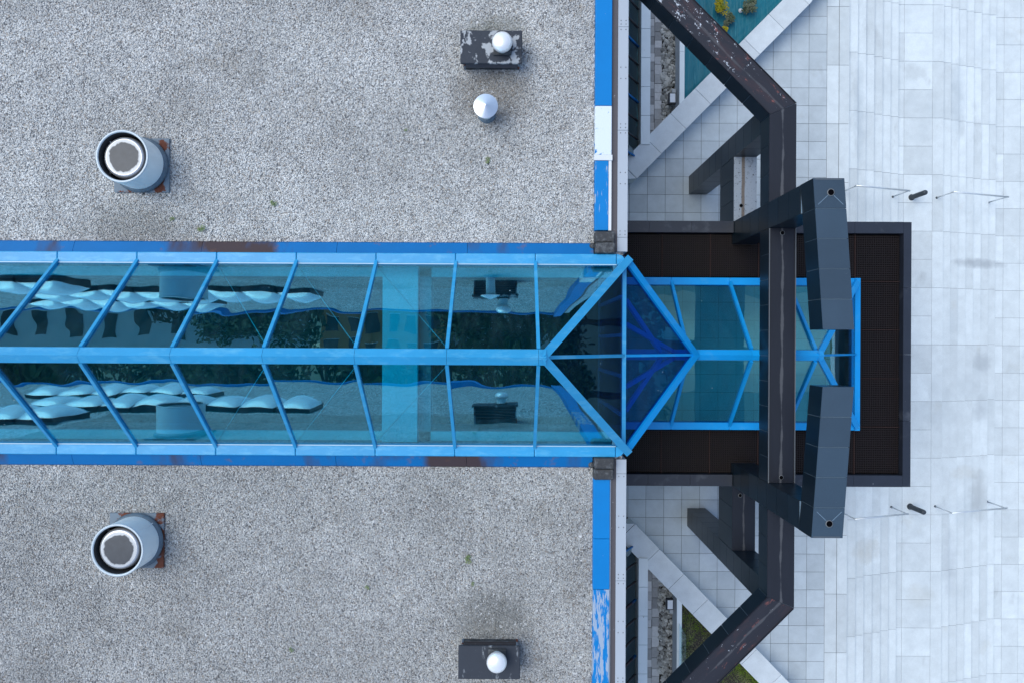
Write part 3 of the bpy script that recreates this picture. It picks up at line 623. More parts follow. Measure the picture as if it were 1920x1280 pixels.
# ------------------------------------------------------------------ dark clad portal frame
pf = empty('entrance_portal', (6.31, 0, 0)); tag(pf, 'dark stone-clad portal frame with angled beams and two tall cantilever arms', 'portal')
pf.location = (0, 0, 0)
G = 0.006
def clad_beam(name, org, ang, sp, ep, sm, em, wd, z0, z1, cap, cap_lip=0.0, pl=0.61, top_panels=False, bottom=True, drain=None):
    """local x along the beam; +y side runs sp..ep, -y side sm..em"""
    h = wd / 2; ins = 0.018
    core = MB().prism([(sm, -h + ins), (em, -h + ins), (ep, h - ins), (sp, h - ins)], z0 + ins, z1 - 0.02).build(name, 'seam', pf, loc=(org[0], org[1], 0), rot=(0, 0, ang))
    for sg, s0, e0 in ((1, sp, ep), (-1, sm, em)):
        k = max(1, round((e0 - s0) / pl)); st_ = (e0 - s0) / k
        for i in range(k):
            a, b = s0 + i * st_ + G, s0 + (i + 1) * st_ - G
            MB().box(a, b, *sorted((sg * (h - 0.016), sg * h)), z0, z1 - 0.024).build('cladding_panel', 'clad', core)
    if bottom:
        lo, hi = max(sp, sm), min(ep, em); k = max(1, round((hi - lo) / 1.22)); st_ = (hi - lo) / k
        for i in range(k): MB().box(lo + i * st_ + G, lo + (i + 1) * st_ - G, -h + 0.02, h - 0.02, z0, z0 + 0.016).build('soffit_panel', 'clad', core)
    if top_panels:
        k = max(1, round((ep - sp) / 0.565))
        for i in range(k):
            ta, tb = i / k, (i + 1) / k
            pa = (sp + (ep - sp) * ta, sm + (em - sm) * ta); pb = (sp + (ep - sp) * tb, sm + (em - sm) * tb)
            MB().prism([(pa[1] + G, -h), (pb[1] - G, -h), (pb[0] - G, h), (pa[0] + G, h)], z1 - 0.019, z1).build('top_panel', 'clad_top', core)
    else:
        c = MB().prism([(sm + 0.002, -h - 0.004), (em - 0.002, -h - 0.004), (ep - 0.002, h + 0.004), (sp + 0.002, h + 0.004)], z1 - 0.021, z1)
        c.build('cap_sheet', cap, core)
        if cap_lip:
            for sg, s0, e0 in ((1, sp, ep), (-1, sm, em)):
                MB().box(s0 + 0.004, e0 - 0.004, *sorted((sg * (h - 0.012), sg * (h + 0.003))), z1 + 0.001, z1 + 0.03).build('cap_lip', 'drain' if cap_lip > 1 else 'cap', core)
    if drain is not None:
        for dx, dy in drain:
            MB().lathe([(0.055, z1 + 0.001), (0.055, z1 + 0.006), (0.045, z1 + 0.006)], 20, (dx, dy)).build('drain_ring', 'drain', core)
            MB().lathe([(0.046, z1 + 0.0015), (0.046, z1 + 0.0035)], 20, (dx, dy), close_top=True).build('drain_hole', 'hole', core)
    return core
def clad_post(name, x0, x1, y0, y1, z0, z1, pl=0.61):
    core = MB().box(x0 + 0.018, x1 - 0.018, y0 + 0.018, y1 - 0.018, z0, z1).build(name, 'seam', pf)
    k = max(1, round((z1 - z0) / pl)); s_ = (z1 - z0) / k
    for i in range(k):
        a, b = z0 + i * s_ + G, z0 + (i + 1) * s_ - G
        for q in ((x0, x0 + 0.016, y0, y1), (x1 - 0.016, x1, y0, y1), (x0 + 0.017, x1 - 0.017, y0, y0 + 0.016), (x0 + 0.017, x1 - 0.017, y1 - 0.016, y1)):
            MB().box(*q, a, b).build('cladding_panel', 'clad', core)
    return core
Z0, Z1 = 6.72, 7.31
XA, XB = 6.0, 6.62; XM = 6.31
clad_beam('centre_beam', (XM, -2.97), R(90), 0, 5.94, 0, 5.94, 0.62, Z0, Z1, 'cap', 2, drain=((0.13, 0.0), (5.83, 0.0)))
clad_beam('side_beam', (XM, 3.585), R(90), 0, 2.043, 0, 2.303, 0.62, Z0, Z1, 'cap')
clad_beam('side_beam', (XM, -3.585), R(-90), 0, 2.303, 0, 2.043, 0.62, Z0, Z1, 'cap')
clad_beam('angled_beam', (XM, 5.76), R(135), 0.13, 5.2, -0.125, 5.2, 0.62, Z0, Z1 - 0.002, 'cap_rust_flaked', 1)
clad_beam('angled_beam', (XM, -5.76), R(-135), -0.125, 5.2, 0.13, 5.2, 0.62, Z0, Z1 - 0.002, 'cap_rust', 1)
for sg in (1, -1):
    clad_post('leg', XA, XB, *sorted((sg * 5.335, sg * 5.945)), 0, Z0 - 0.004)
    clad_post('column', XA + 0.001, XB - 0.001, *sorted((sg * 2.975, sg * 3.58)), 0, 9.03)
clad_beam('low_beam', (XM, 3.585), R(90), 0, 1.745, 0, 1.745, 0.61, 3.5, 4.75, 'cap_pale', drain=((0.42, 0.11),))
clad_beam('low_beam', (XM, -3.585), R(-90), 0, 1.745, 0, 1.745, 0.61, 3.5, 4.75, 'cap_dark', drain=((0.25, -0.1),))
# cantilever arms: turned slightly outwards, square-cut ends
for sg in (1, -1):
    y0, y1 = 3.585, 0.57; dx = 0.21; z0, z1 = 9.033, 9.64
    k = 5; core = MB().prism([(XA + 0.018, sg * (y0 - 0.018)), (XB - 0.018, sg * (y0 - 0.018)), (XB + dx - 0.018, sg * (y1 + 0.018)), (XA + dx + 0.018, sg * (y1 + 0.018))], z0 + 0.016, z1 - 0.02).build('arm', 'seam', pf)
    def X(y): return dx * (y0 - y) / (y0 - y1)
    for i in range(k):
        ya = y0 + (y1 - y0) * i / k - (G if i else 0); yb_ = y0 + (y1 - y0) * (i + 1) / k + (G if i < k - 1 else 0)
        for xo in (XA, XB - 0.016):
            MB().prism([(xo + X(ya), sg * ya), (xo + 0.016 + X(ya), sg * ya), (xo + 0.016 + X(yb_), sg * yb_), (xo + X(yb_), sg * yb_)], z0, z1 - 0.022).build('cladding_panel', 'clad', core)
        MB().prism([(XA + X(ya), sg * ya), (XB + X(ya), sg * ya), (XB + X(yb_), sg * yb_), (XA + X(yb_), sg * yb_)], z1 - 0.019, z1).build('top_panel', 'clad_top', core)
        if i: MB().prism([(XA + 0.02 + X(ya), sg * ya), (XB - 0.02 + X(ya), sg * ya), (XB - 0.02 + X(yb_), sg * yb_), (XA + 0.02 + X(yb_), sg * yb_)], z0, z0 + 0.014).build('soffit_panel', 'clad', core)
    for yy, xo in ((y0 - 0.016, 0), (y1, dx)):
        MB().box(XA + xo + 0.018, XB + xo - 0.018, *sorted((sg * yy, sg * (yy + 0.016))), z0, z1 - 0.022).build('end_panel', 'clad', core)
    MB().lathe([(0.075, z1 + 0.001), (0.075, z1 + 0.012), (0.06, z1 + 0.012)], 24, (XM + 0.04, sg * 3.3)).build('drain_ring', 'drain', core)
    MB().lathe([(0.062, z1 + 0.001), (0.062, z1 + 0.004)], 24, (XM + 0.04, sg * 3.3), close_top=True).build('drain_hole', 'hole', core)
    MB().box(XA + 0.03, XB - 0.05, *sorted((sg * 3.556, sg * 3.568)), z1 + 0.0015, z1 + 0.006).build('edge_strip', 'drain', core)
    for s2 in (-1, 1):
        MB().bar((XM + 0.04 + s2 * 0.06, sg * 3.24, z1 + 0.002), (XM + 0.04 + s2 * 0.25, sg * 3.06, z1 + 0.002), 0.01, 0.006).build('fall_line', 'seam', core)

# ------------------------------------------------------------------ roof furniture
def flue(x, y, label, turn):
    r = empty('roof_flue', (x, y, ZR), turn); tag(r, label, 'flue', 'wide round flues on the gravel roof')
    MB().box(-0.6, 0.62, -0.6, 0.6, -0.03, 0.045).build('base_plate', 'rust', r)
    MB().lathe([(0.60, 0.046), (0.62, 0.10), (0.575, 0.15), (0.556, 0.16)], 40).build('collar', 'collar', r)
    MB().lathe([(0.556, 0.02), (0.556, 0.775)], 56).build('drum', 'flue', r)
    MB().lathe([(0.557, 0.775), (0.562, 0.79), (0.545, 0.802), (0.515, 0.795), (0.508, 0.77)], 56).build('rim', 'flue_rim', r)
    MB().lathe([(0.507, 0.78), (0.50, 0.1), (0.0, 0.1)], 48).build('inner_lining', 'flue_in', r)
    MB().lathe([(0.45, 0.50), (0.448, 0.62), (0.438, 0.68), (0.415, 0.715), (0.38, 0.730), (0.372, 0.730)], 48).build('deflector_ring', 'chrome', r)
    MB().lathe([(0.374, 0.7305), (0.34, 0.733), (0.2, 0.735), (0.001, 0.736)], 40).build('deflector_disc', 'soot', r)
    MB().bar((-0.33, 0.33, 0.62), (-0.36, 0.36, 0.05), 0.16, 0.02, (1, 1, 0)).build('bracket', 'flue', r)
    for a in (40, 140, 220, 320): MB().bar((0.42 * math.cos(R(a)), 0.42 * math.sin(R(a)), 0.58), (0.505 * math.cos(R(a)), 0.505 * math.sin(R(a)), 0.58), 0.05, 0.02).build('stay', 'flue_in', r)
flue(-8.29, 4.18, 'wide galvanised flue on rusty base plate, on the roof half with the silver cone cap', 0)
flue(-8.35, -4.16, 'wide galvanised flue on rusty base plate, on the roof half without the cone cap', R(-90))
def hood(x, y, sg, dx, dy, lid, label):
    r = empty('vent_hood', (x, y, ZR)); tag(r, label, 'roof vent', 'boxy hood vents with round caps')
    MB().box(-0.62, 0.62, -0.29, 0.29, -0.03, 0.12).build('base', 'bitumen', r)
    MB().box(-0.62, 0.62, -0.27, 0.27, 0.121, 0.44).build('body', 'clad', r)
    for k in range(4): MB().bar((-0.57, -sg * 0.285, 0.16 + k * 0.075), (0.57, -sg * 0.285, 0.16 + k * 0.075), 0.012, 0.05, (0, 1, 0.6)).build('louvre', 'gutter', r)
    for s2 in (-1, 1): MB().box(s2 * 0.60 - 0.02, s2 * 0.60 + 0.02, *sorted((-sg * 0.30, -sg * 0.272)), 0.0, 0.44).build('jamb', 'rust', r)
    o = MB().box(-0.67, 0.67, -0.36, 0.36, 0.441, 0.51).build('lid', lid, r); bv = o.modifiers.new('bevel', 'BEVEL'); bv.width = 0.02; bv.segments = 2
    MB().lathe([(0.14, 0.511), (0.14, 0.78)], 24, (dx, dy)).build('neck', 'flue', r)
    c = MB().lathe([(0.20, 0.74), (0.215, 0.75), (0.215, 0.80), (0.205, 0.84), (0.17, 0.88), (0.11, 0.905), (0.04, 0.915), (0.001, 0.916)], 40, (dx, dy)).build('cap', 'dome', r)
    for a in (30, 150, 270): MB().bar((dx + 0.14 * math.cos(R(a)), dy + 0.14 * math.sin(R(a)), 0.76), (dx + 0.205 * math.cos(R(a)), dy + 0.205 * math.sin(R(a)), 0.78), 0.03, 0.012).build('clip', 'flue', r)
    MB().box(dx - 0.19, dx + 0.19, dy - 0.17, dy + 0.17, 0.511, 0.56).build('plinth', 'bitumen', r)
hood(-0.48, 6.66, 1, 0.24, -0.02, 'lid', 'hood vent with round cap and badly peeling pale-blotched lid, beside the cone-capped pipe')
hood(-0.46, -6.64, -1, 0.17, 0.14, 'lid2', 'hood vent with round cap and dark scratched lid, away from the cone-capped pipe')
r = empty('cone_capped_pipe', (-0.59, 5.36, ZR)); tag(r, 'slim vent pipe under a shiny silver cone cap', 'roof vent')
MB().lathe([(0.2, -0.02), (0.19, 0.03), (0.13, 0.06)], 28).build('flashing_collar', 'collar', r)
MB().lathe([(0.125, -0.02), (0.125, 0.52)], 28).build('pipe', 'flue', r)
MB().lathe([(0.245, 0.555), (0.262, 0.553), (0.262, 0.565), (0.001, 0.675)], 72, smooth=False).build('cone', 'alu', r)
for a in (20, 140, 260): MB().bar((0.11 * math.cos(R(a)), 0.11 * math.sin(R(a)), 0.46), (0.17 * math.cos(R(a)), 0.17 * math.sin(R(a)), 0.585), 0.03, 0.006).build('strut', 'steel', r)
# weeds on the gravel
def leaf_cloud(n, rx, ry, rz, size, seed, z0=0.0, flat=0.3):
    rd = random.Random(seed); mb = MB()
    lumps = [(rd.uniform(-0.55, 0.55), rd.uniform(-0.55, 0.55), rd.uniform(0.25, 0.8), rd.uniform(0.35, 0.62)) for _ in range(9)]
    for i in range(n):
        lx, ly, lz, lr = rd.choice(lumps)
        while True:
            p = Vector((rd.uniform(-1, 1), rd.uniform(-1, 1), rd.uniform(-1, 1)))
            if 0.3 < p.length < 1: break
        p = Vector(((lx + p.x * lr) * rx, (ly + p.y * lr) * ry, z0 + (lz + p.z * lr * 0.5) * rz))
        if p.z < 0.01: p.z = 0.01 + abs(p.z) * 0.2
        a = Vector((rd.gauss(0, 1), rd.gauss(0, 1), rd.gauss(0, flat))).normalized(); b = a.cross(Vector((rd.gauss(0, .4), rd.gauss(0, .4), 1))).normalized()
        s1 = size * rd.uniform(0.6, 1.3); s2 = s1 * 0.5
        mb.add([p - a * s1, p + b * s2, p + a * s1, p - b * s2], [(0, 1, 2, 3)])
    return mb
wd_me = leaf_cloud(70, 0.12, 0.12, 0.06, 0.022, 3).mesh('weed'); wd_me.materials.append(MT['weed'])
for i, (x, y, s) in enumerate(((-0.96, -4.55, 1.2), (-5.35, 3.35, 1.0), (-6.95, 2.77, 1.1), (-0.56, 4.33, 0.9), (-3.2, -5.2, 0.7), (-7.6, 3.0, 0.7), (-0.85, -5.1, 0.6), (-4.9, -6.6, 0.7), (-2.4, 5.0, 0.5))):
    o = obj('weed', wd_me, None, None, loc=(x, y, ZR + 0.01), rot=(0, 0, i)); o.scale = (0.75 * s, 0.75 * s, 0.75 * s)
    tag(o, 'tiny green weed growing through the roof gravel', 'weed', 'weeds in the roof gravel')

# ------------------------------------------------------------------ handrails and bollards
def rail(xa, za, xb, zb, y, label):
    r = empty('handrail', (xa, y, za)); tag(r, label, 'handrail', 'stainless handrails on the stairs')
    ha = 0.96
    for x, zz in ((0, 0), (xb - xa, zb - za)):
        MB().tube([(x, 0, zz), (x, 0, zz + ha - 0.03)], 0.021, 10).build('post', 'steel', r)
        MB().lathe([(0.04, zz + 0.001), (0.04, zz + 0.010)], 16, (x, 0), close_top=True).build('foot_plate', 'post', r)
    MB().tube([(-0.04, 0, ha), (xb - xa + 0.04, 0, zb - za + ha)], 0.029, 12).build('rail', 'steel', r)
for sg, nm in ((1, 'pale-lidded'), (-1, 'dark-lidded')):
    side = 'on the side of the %s beam' % ('pale-topped low' if sg > 0 else 'dark-topped low')
    rail(11.25, 0, 13.37, lv[6], sg * 5.44, 'stainless handrail beside the upper steps, ' + side)
    rail(14.99, ZL, 17.35, lv[len(N1) + 7], sg * 5.44, 'stainless handrail beside the lower steps, ' + side)
    b = empty('bollard', (14.1, sg * 5.45, ZL)); tag(b, 'dark round bollard on the stair landing, ' + side, 'bollard', 'bollards on the stair landing')
    MB().lathe([(0.085, 0.0), (0.085, 0.80), (0.07, 0.835), (0.03, 0.845), (0.001, 0.846)], 24).build('shaft', 'post', b)
    MB().lathe([(0.11, 0.001), (0.11, 0.015), (0.086, 0.02)], 24).build('foot_ring', 'post', b)

# ------------------------------------------------------------------ planting strips beside the entrance
for sg in (1, -1):
    A = 'near the teal sheet' if sg > 0 else 'beside the grass bed'
    # diagonal granite wall with coping slabs
    dwm = MB().prism([(2.62, sg * 5.70), (4.07, sg * 5.70), (11.0, sg * (wall_y(11.0) + 0.03)), (10.3, sg * 12.9 if True else 0), (3.80, sg * 6.38), (2.62, sg * 6.38)], 0.0, 0.72)
    dw = dwm.build('granite_wall', 'coping_stone'); tag(dw, 'low diagonal granite wall ' + ('edging the teal sheet' if sg > 0 else 'edging the grass bed'), 'wall')
    d = Vector((1, sg * 1.02)).normalized(); o0 = Vector((4.08, sg * 5.67)); nrm = Vector((-d.y * sg, d.x)) if False else (Vector((-d.y, d.x)) if sg > 0 else Vector((d.y, -d.x)))
    wdt = 0.72
    MB().prism([(2.60, sg * 5.665), (4.07, sg * 5.665), tuple(o0 + nrm * wdt + d * 0.0)[:2], (3.55, sg * 6.40), (2.60, sg * 6.40)], 0.722, 0.8).build('coping_slab', 'coping_stone', dw)
    s_ = 0.012
    while s_ < 8.6:
        e_ = s_ + 1.15
        if e_ > 8.2: e_ = 8.2
        p = [o0 + d * s_, o0 + d * (e_ - 0.012), o0 + d * (e_ - 0.012) + nrm * wdt, o0 + d * s_ + nrm * wdt]
        MB().prism([tuple(q) for q in p], 0.722, 0.802).build('coping_slab', 'coping_stone', dw)
        s_ = e_
        if e_ >= 8.2: break
    # low white wall with seams
    lw = MB().box(4.22, 4.47, *sorted((sg * 6.78, sg * 13.0)), 0, 0.80).build('low_wall', 'low_wall'); tag(lw, 'narrow white capped low wall along the pavers ' + A, 'wall')
    y = 6.78
    while y < 13:
        y1 = min(y + 0.95, 13.0)
        MB().box(4.20, 4.50, *sorted((sg * (y + 0.008), sg * (y1 - 0.008))), 0.803, 0.85).build('cap_slab', 'low_wall', lw); y = y1
    # pavers
    pv = MB().prism([(4.45, sg * (wall_y(4.45) + 0.4)), (5.10, sg * (wall_y(5.10) + 0.4)), (5.10, sg * 13), (4.45, sg * 13)], -0.03, 0.012).build('paver_strip', 'soil'); structure(pv)
    for cidx, (xa, xb) in enumerate(((4.52, 4.80), (4.805, 5.06))):
        y = wall_y(xb) + 0.42 + 0.1 * cidx
        while y < 12.6:
            h_ = random.choice((0.26, 0.3, 0.36)); wv = random.uniform(-0.01, 0.012)
            o = MB().box(xa + 0.006, xb - 0.006 + wv * 0.5, *sorted((sg * (y + 0.006), sg * (y + h_ - 0.006))), 0.0, 0.05 + wv).build('paver', 'paver', pv)
            y += h_
    # rubble bed
    rd = random.Random(5 + sg); rb = MB()
    me0 = bmesh.new(); bmesh.ops.create_icosphere(me0, subdivisions=1, radius=1); iv = [v.co.copy() for v in me0.verts]; fi = [tuple(v.index for v in f.verts) for f in me0.faces]; me0.free()
    for i in range(1250):
        x = rd.uniform(5.06, 5.47); y = rd.uniform(6.9, 12.6)
        if y < wall_y(x) + 0.5: continue
        y = sg * y
        rr = rd.choice((0.025, 0.03, 0.035, 0.045, 0.06, 0.08, 0.1)) * rd.uniform(0.8, 1.15); q = Matrix.Rotation(rd.uniform(0, 6.3), 3, Vector((rd.gauss(0, 1), rd.gauss(0, 1), rd.gauss(0, 1))).normalized())
        sc = Vector((rd.uniform(0.8, 1.35), rd.uniform(0.65, 1.0), rd.uniform(0.5, 0.8)))
        rb.add([q @ Vector((v.x * sc.x, v.y * sc.y, v.z * sc.z)) * rr * rd.uniform(0.85, 1.15) + Vector((x, y, 0.03 + rd.uniform(0, 0.05))) for v in iv], fi)
    o = rb.build('rubble', 'rock'); stuff(o); o['label'] = 'grey rubble stones in a narrow bed ' + A; o['category'] = 'stones'
    structure(MB().prism([(5.09, sg * (wall_y(5.09) + 0.45)), (5.49, sg * (wall_y(5.49) + 0.45)), (5.49, sg * 13), (5.09, sg * 13)], -0.03, 0.008).build('bed_soil', 'soil'))
    # planter wall
    pw = MB().box(5.49, 5.62, *sorted((sg * 7.75, sg * 13)), 0, 0.74).build('planter_wall', 'concrete'); tag(pw, 'thin concrete planter wall between the rubble and the ' + ('teal sheet' if sg > 0 else 'grass'), 'wall')
    y = 7.75
    while y < 13: y1 = min(13, y + 2.1); MB().box(5.475, 5.635, *sorted((sg * (y + .005), sg * (y1 - .005))), 0.743, 0.80).build('cap_slab', 'low_wall', pw); y = y1
    # floodlight on a stub post
    fl = empty('floodlight', (5.30, sg * 8.40, 0.05)); tag(fl, 'small black floodlight with white glass standing in the rubble ' + A, 'floodlight', 'floodlights in the rubble beds')
    MB().tube([(0, 0, -0.05), (0, 0, 0.42)], 0.03, 10).build('post', 'lamp_black', fl)
    h_ = MB().box(-0.13, 0.11, -0.18, 0.18, 0.42, 0.54).build('housing', 'lamp_black', fl)
    MB().box(-0.09, 0.085, -0.145, 0.145, 0.541, 0.552).build('glass', 'lamp_white', h_)
    MB().box(0.03, 0.14, 0.30 * sg - 0.07, 0.30 * sg + 0.07, 0.25, 0.36).build('junction_box', 'concrete', fl)
    MB().tube([(0.085, 0.30 * sg, 0.26), (0.085, 0.30 * sg, -0.04)], 0.015, 8).build('conduit', 'concrete', fl)
    # bed filling
    poly = [(5.64, sg * (wall_y(5.64) + 1.06)), (9.6, sg * (wall_y(9.6) + 1.06)), (9.6, sg * 13), (5.64, sg * 13)]
    MBb = MB().prism(poly, 0.0, 0.60).build('planting_bed', 'soil'); structure(MBb)
# teal sheet: gently rumpled
def patch(name, mat, sg, zf, nx=46, ny=46):
    mb = MB(); rows = []
    for i in range(nx + 1):
        x = 5.645 + (9.8 - 5.645) * i / nx; yl = wall_y(x) + 1.0
        rows.append([(x, sg * (yl + (13.2 - yl) * (j / ny) ** 1.3), 0) for j in range(ny + 1)])
    vs = [(x, y, zf(x, y)) for r_ in rows for x, y, _ in r_]; W = ny + 1
    fs = [(i * W + j, (i + 1) * W + j, (i + 1) * W + j + 1, i * W + j + 1) if sg > 0 else (i * W + j + 1, (i + 1) * W + j + 1, (i + 1) * W + j, i * W + j) for i in range(nx) for j in range(ny)]
    return mb.add(vs, fs, True).build(name, mat)
from mathutils import noise as mn
tp = patch('ground_sheet', 'tarp', 1, lambda x, y: 0.66 + 0.035 * mn.noise(Vector(((x + y) * 0.5, (x - y) * 5, 0))) + 0.05 * mn.noise(Vector((x * 0.8, y * 0.8, 3))))
tag(tp, 'rumpled teal plastic sheet covering the planting bed', 'ground sheet')
sl = patch('lawn', 'soil', -1, lambda x, y: 0.63 + 0.05 * mn.noise(Vector((x, y, 1)))); structure(sl)
rd = random.Random(31); gb = MB()
for i in range(26000):
    x = rd.uniform(5.65, 9.3); yl = wall_y(x) + 1.02
    if yl > 12.9: continue
    y = -rd.uniform(yl, 12.9)
    if mn.noise(Vector((x * 1.7, y * 1.7, 7))) < -0.28 and rd.random() < 0.75: continue
    h_ = rd.uniform(0.04, 0.11); a = rd.uniform(0, 6.28); lx, ly = rd.gauss(0, 0.045), rd.gauss(0, 0.045); wv = 0.007
    zb = 0.62
    gb.add([(x - wv * math.cos(a), y - wv * math.sin(a), zb), (x + wv * math.cos(a), y + wv * math.sin(a), zb), (x + lx, y + ly, zb + h_)], [(0, 1, 2)])
o = stuff(gb.build('grass', 'grass')); o['label'] = 'patchy green grass in the bed behind the diagonal wall'; o['category'] = 'grass'
def bush(x, y, r_, mat, label, n, seed, h=0.4):
    b = empty('bush', (x, y, 0.66)); tag(b, label, 'bush')
    leaf_cloud(n, r_, r_, h, 0.03, seed, 0.06).build('foliage', mat, b)
    mb = MB()
    for k in range(5):
        a = k * 1.3; mb.tube([(0, 0, -0.06), (0.25 * r_ * math.cos(a), 0.25 * r_ * math.sin(a), h * 0.35), (0.6 * r_ * math.cos(a), 0.6 * r_ * math.sin(a), h * 0.75)], [0.012, 0.009, 0.004], 5)
    mb.build('stems', 'bark', b)
bush(6.82, 11.30, 0.30, 'leaf_yellow', 'bright yellow-green bush on the teal sheet', 900, 1, 0.5)
bush(7.06, 10.86, 0.22, 'leaf_grey', 'grey-green bush nearest the angled beam on the teal sheet', 700, 2)
bush(7.72, 11.33, 0.26, 'leaf_grey', 'grey-green bush beside the white stone on the teal sheet', 800, 4)
bush(6.93, 10.55, 0.13, 'leaf_yellow', 'very small green bush at the edge of the angled beam', 240, 5, 0.25)
wsn = MB().lathe([(0.001, 0.0), (0.06, 0.01), (0.075, 0.04), (0.05, 0.08), (0.001, 0.095)], 9, (7.50, 11.26), False)
wsn.v = [(x + 0.012 * mn.noise(Vector((x * 20, y * 20, zz * 20))), y, zz + 0.66) for x, y, zz in wsn.v]
tag(wsn.build('stone', 'white'), 'white stone weighing down the teal sheet', 'stone')
# glass balustrade on the lower planter wall
gbp = empty('glass_balustrade', (5.55, -8.95, 0.8)); tag(gbp, 'clear glass balustrade standing on the planter wall by the grass', 'balustrade')
for k in range(3): MB().box(-0.008, 0.008, -1.3 * (k + 1) + 0.01, -1.3 * k - 0.01, 0.0, 0.85).build('pane', 'clear', gbp)
MB().box(-0.02, 0.02, -3.9, 0, -0.002, 0.04).build('shoe', 'steel', gbp)
for i, (x, y) in enumerate(((5.75, -7.62), (6.62, -8.53))):
    o = obj('weed', wd_me, None, None, loc=(x, y, 0.005), rot=(0, 0, i)); o.scale = (1.3, 1.3, 1.3)
    tag(o, 'small weed on the pavement joint at the foot of the granite wall', 'weed', 'weeds along the granite wall')

# ------------------------------------------------------------------ surroundings mirrored in the glass
# rows of acrylic dome rooflights farther out on the roof
dome0 = empty('dome_rooflight', (0, 0, ZR))
MB().box(-0.52, 0.52, -0.82, 0.82, -0.02, 0.16).build('kerb', 'clad', dome0)
dm = MB(); nu, nv = 18, 14; vs = []
for i in range(nu + 1):
    for j in range(nv + 1):
        u, v = -1 + 2 * i / nu, -1 + 2 * j / nv
        vs.append((u * 0.51, v * 0.81, 0.165 + 0.27 * ((1 - u ** 2) * (1 - v ** 2)) ** 0.55))
dm.add(vs, [(i * (nv + 1) + j, (i + 1) * (nv + 1) + j, (i + 1) * (nv + 1) + j + 1, i * (nv + 1) + j + 1) for i in range(nu) for j in range(nv)], True)
dm.build('dome', 'acrylic', dome0)
first = True
for sg in (1, -1):
    for (x0, yy, nn) in ((-6.9, 9.2, 8), (-11.6, 12.6, 6), (-13.2, 6.6, 3)):
        for k in range(nn):
            o = dome0 if first else copy_tree(dome0); first = False
            o.location = (x0 - 1.12 * k, sg * yy, ZR)
            tag(o, 'white acrylic dome rooflight mirrored in the skylight glass', 'rooflight', 'dome rooflights mirrored in the skylight')
def block(name, x0, x1, y0, y1, h, wall, label, cols, rows, face, wsz=(1.2, 1.5)):
    b = empty(name, ((x0 + x1) / 2, (y0 + y1) / 2, -1.83)); tag(b, label, 'building')
    hx, hy = (x1 - x0) / 2, (y1 - y0) / 2
    MB().box(-hx, hx, -hy, hy, 0, h).build('wall', wall, b)
    MB().box(-hx - 0.2, hx + 0.2, -hy - 0.2, hy + 0.2, h + 0.005, h + 0.4).build('roof', 'greyblock', b)
    wm = bx(-wsz[0] / 2, wsz[0] / 2, -0.06, 0.06, 0, wsz[1]).mesh('window'); wm.materials.append(MT['farwin'])
    fm = bx(-wsz[0] / 2 - 0.08, wsz[0] / 2 + 0.08, -0.04, 0.04, -0.1, -0.02).mesh('sill'); fm.materials.append(MT['white'])
    for c in range(cols):
        for r_ in range(rows):
            o = obj('window', wm, None, b, loc=(-hx + (c + 0.5) * 2 * hx / cols, face * hy, 1.2 + r_ * (h - 1.5) / rows))
            obj('sill', fm, None, o)
block('office_block', -52, -21, 44, 58, 15, 'office', 'pale panelled office block mirrored at the far end of the skylight', 11, 4, -1, (1.1, 2.0))
block('apartment_block', -22, -8, 66, 78, 18, 'orange', 'orange apartment block mirrored between trees in the skylight', 6, 6, -1)
block('apartment_block', -7.5, 6, 70, 82, 17, 'greyblock', 'grey apartment block mirrored beside the orange one in the skylight', 6, 5, -1)
tree_meshes = []
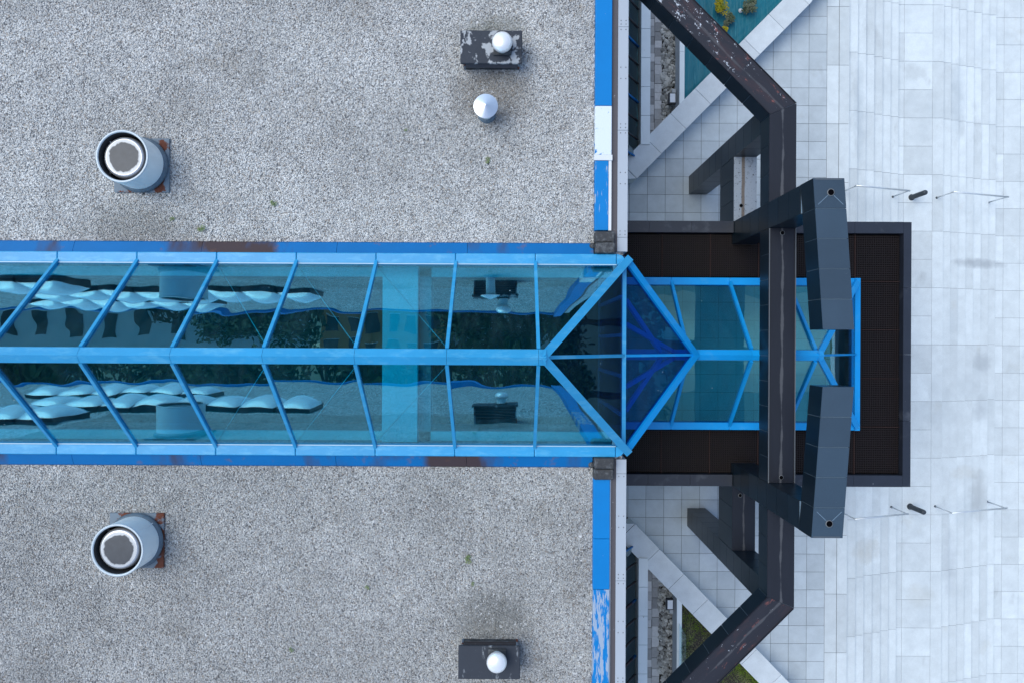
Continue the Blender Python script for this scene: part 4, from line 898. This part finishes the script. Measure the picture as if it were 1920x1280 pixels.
for sd_ in range(3):
    rd = random.Random(50 + sd_); mb = MB()
    cl = [(rd.uniform(-2.4, 2.4), rd.uniform(-2.4, 2.4), rd.uniform(3.2, 9.0), rd.uniform(1.0, 1.9)) for _ in range(16)]
    for i in range(4200):
        cx, cy, cz, cr_ = rd.choice(cl); p = Vector((rd.gauss(0, 1), rd.gauss(0, 1), rd.gauss(0, 0.8))).normalized() * cr_ * rd.uniform(0.55, 1.05)
        p = p + Vector((cx, cy, cz)); a = Vector((rd.gauss(0, 1), rd.gauss(0, 1), rd.gauss(0, 1))).normalized(); b = a.orthogonal().normalized(); s1 = rd.uniform(0.13, 0.26)
        mb.add([p - a * s1, p + b * s1 * 0.6, p + a * s1, p - b * s1 * 0.6], [(0, 1, 2, 3)])
    cm = mb.mesh('crown'); cm.materials.append(MT['leaf_tree'])
    tb = MB().tube([(0, 0, 0), (0.05, 0.1, 2.5), (0.1, 0, 5), (0, 0.1, 8)], [0.28, 0.22, 0.15, 0.05], 9)
    for cx, cy, cz, _ in cl[:7]: tb.tube([(0.07, 0.05, min(cz - 1, 4)), (cx * 0.6, cy * 0.6, cz - 0.4), (cx, cy, cz)], [0.1, 0.06, 0.02], 6)
    tm = tb.mesh('trunk'); tm.materials.append(MT['bark']); tree_meshes.append((cm, tm))
def tree(x, y, s, k, label, group):
    t = empty('tree', (x, y, -1.83), k * 2.1); t.scale = (s, s, s * 1.05); tag(t, label, 'tree', group)
    obj('crown', tree_meshes[k % 3][0], None, t); obj('trunk', tree_meshes[k % 3][1], None, t)
for i, (x, y, s) in enumerate(((-19.0, 38, 1.15), (-22.5, 44, 1.0), (-24.5, 38, 0.9), (-4.6, 38, 1.0), (-1.2, 40, 1.2), (2, 37, 1.1), (5.5, 41, 1.2), (9, 38, 1.1))):
    tree(x, y, s, i, 'leafy tree mirrored in front of the apartment blocks in the skylight', 'trees mirrored beside the apartment blocks')
for i, x in enumerate((-50, -44, -38.5, -33, -28, -23, -18, -13.5, -9, -4.5, 0, 4.5, 9)):
    tree(x, -33 - 4 * (i % 3), 1.2 + 0.1 * (i % 2), i + 1, 'dark leafy tree mirrored along the skylight slope facing away from the buildings', 'row of trees mirrored in the skylight')
for i, y in enumerate((-16, -10, -4, 2, 8, 14)):
    tree(44 + 3 * (i % 2), y, 1.2, i, 'leafy tree mirrored in the hipped end of the skylight', 'trees mirrored in the skylight hip')
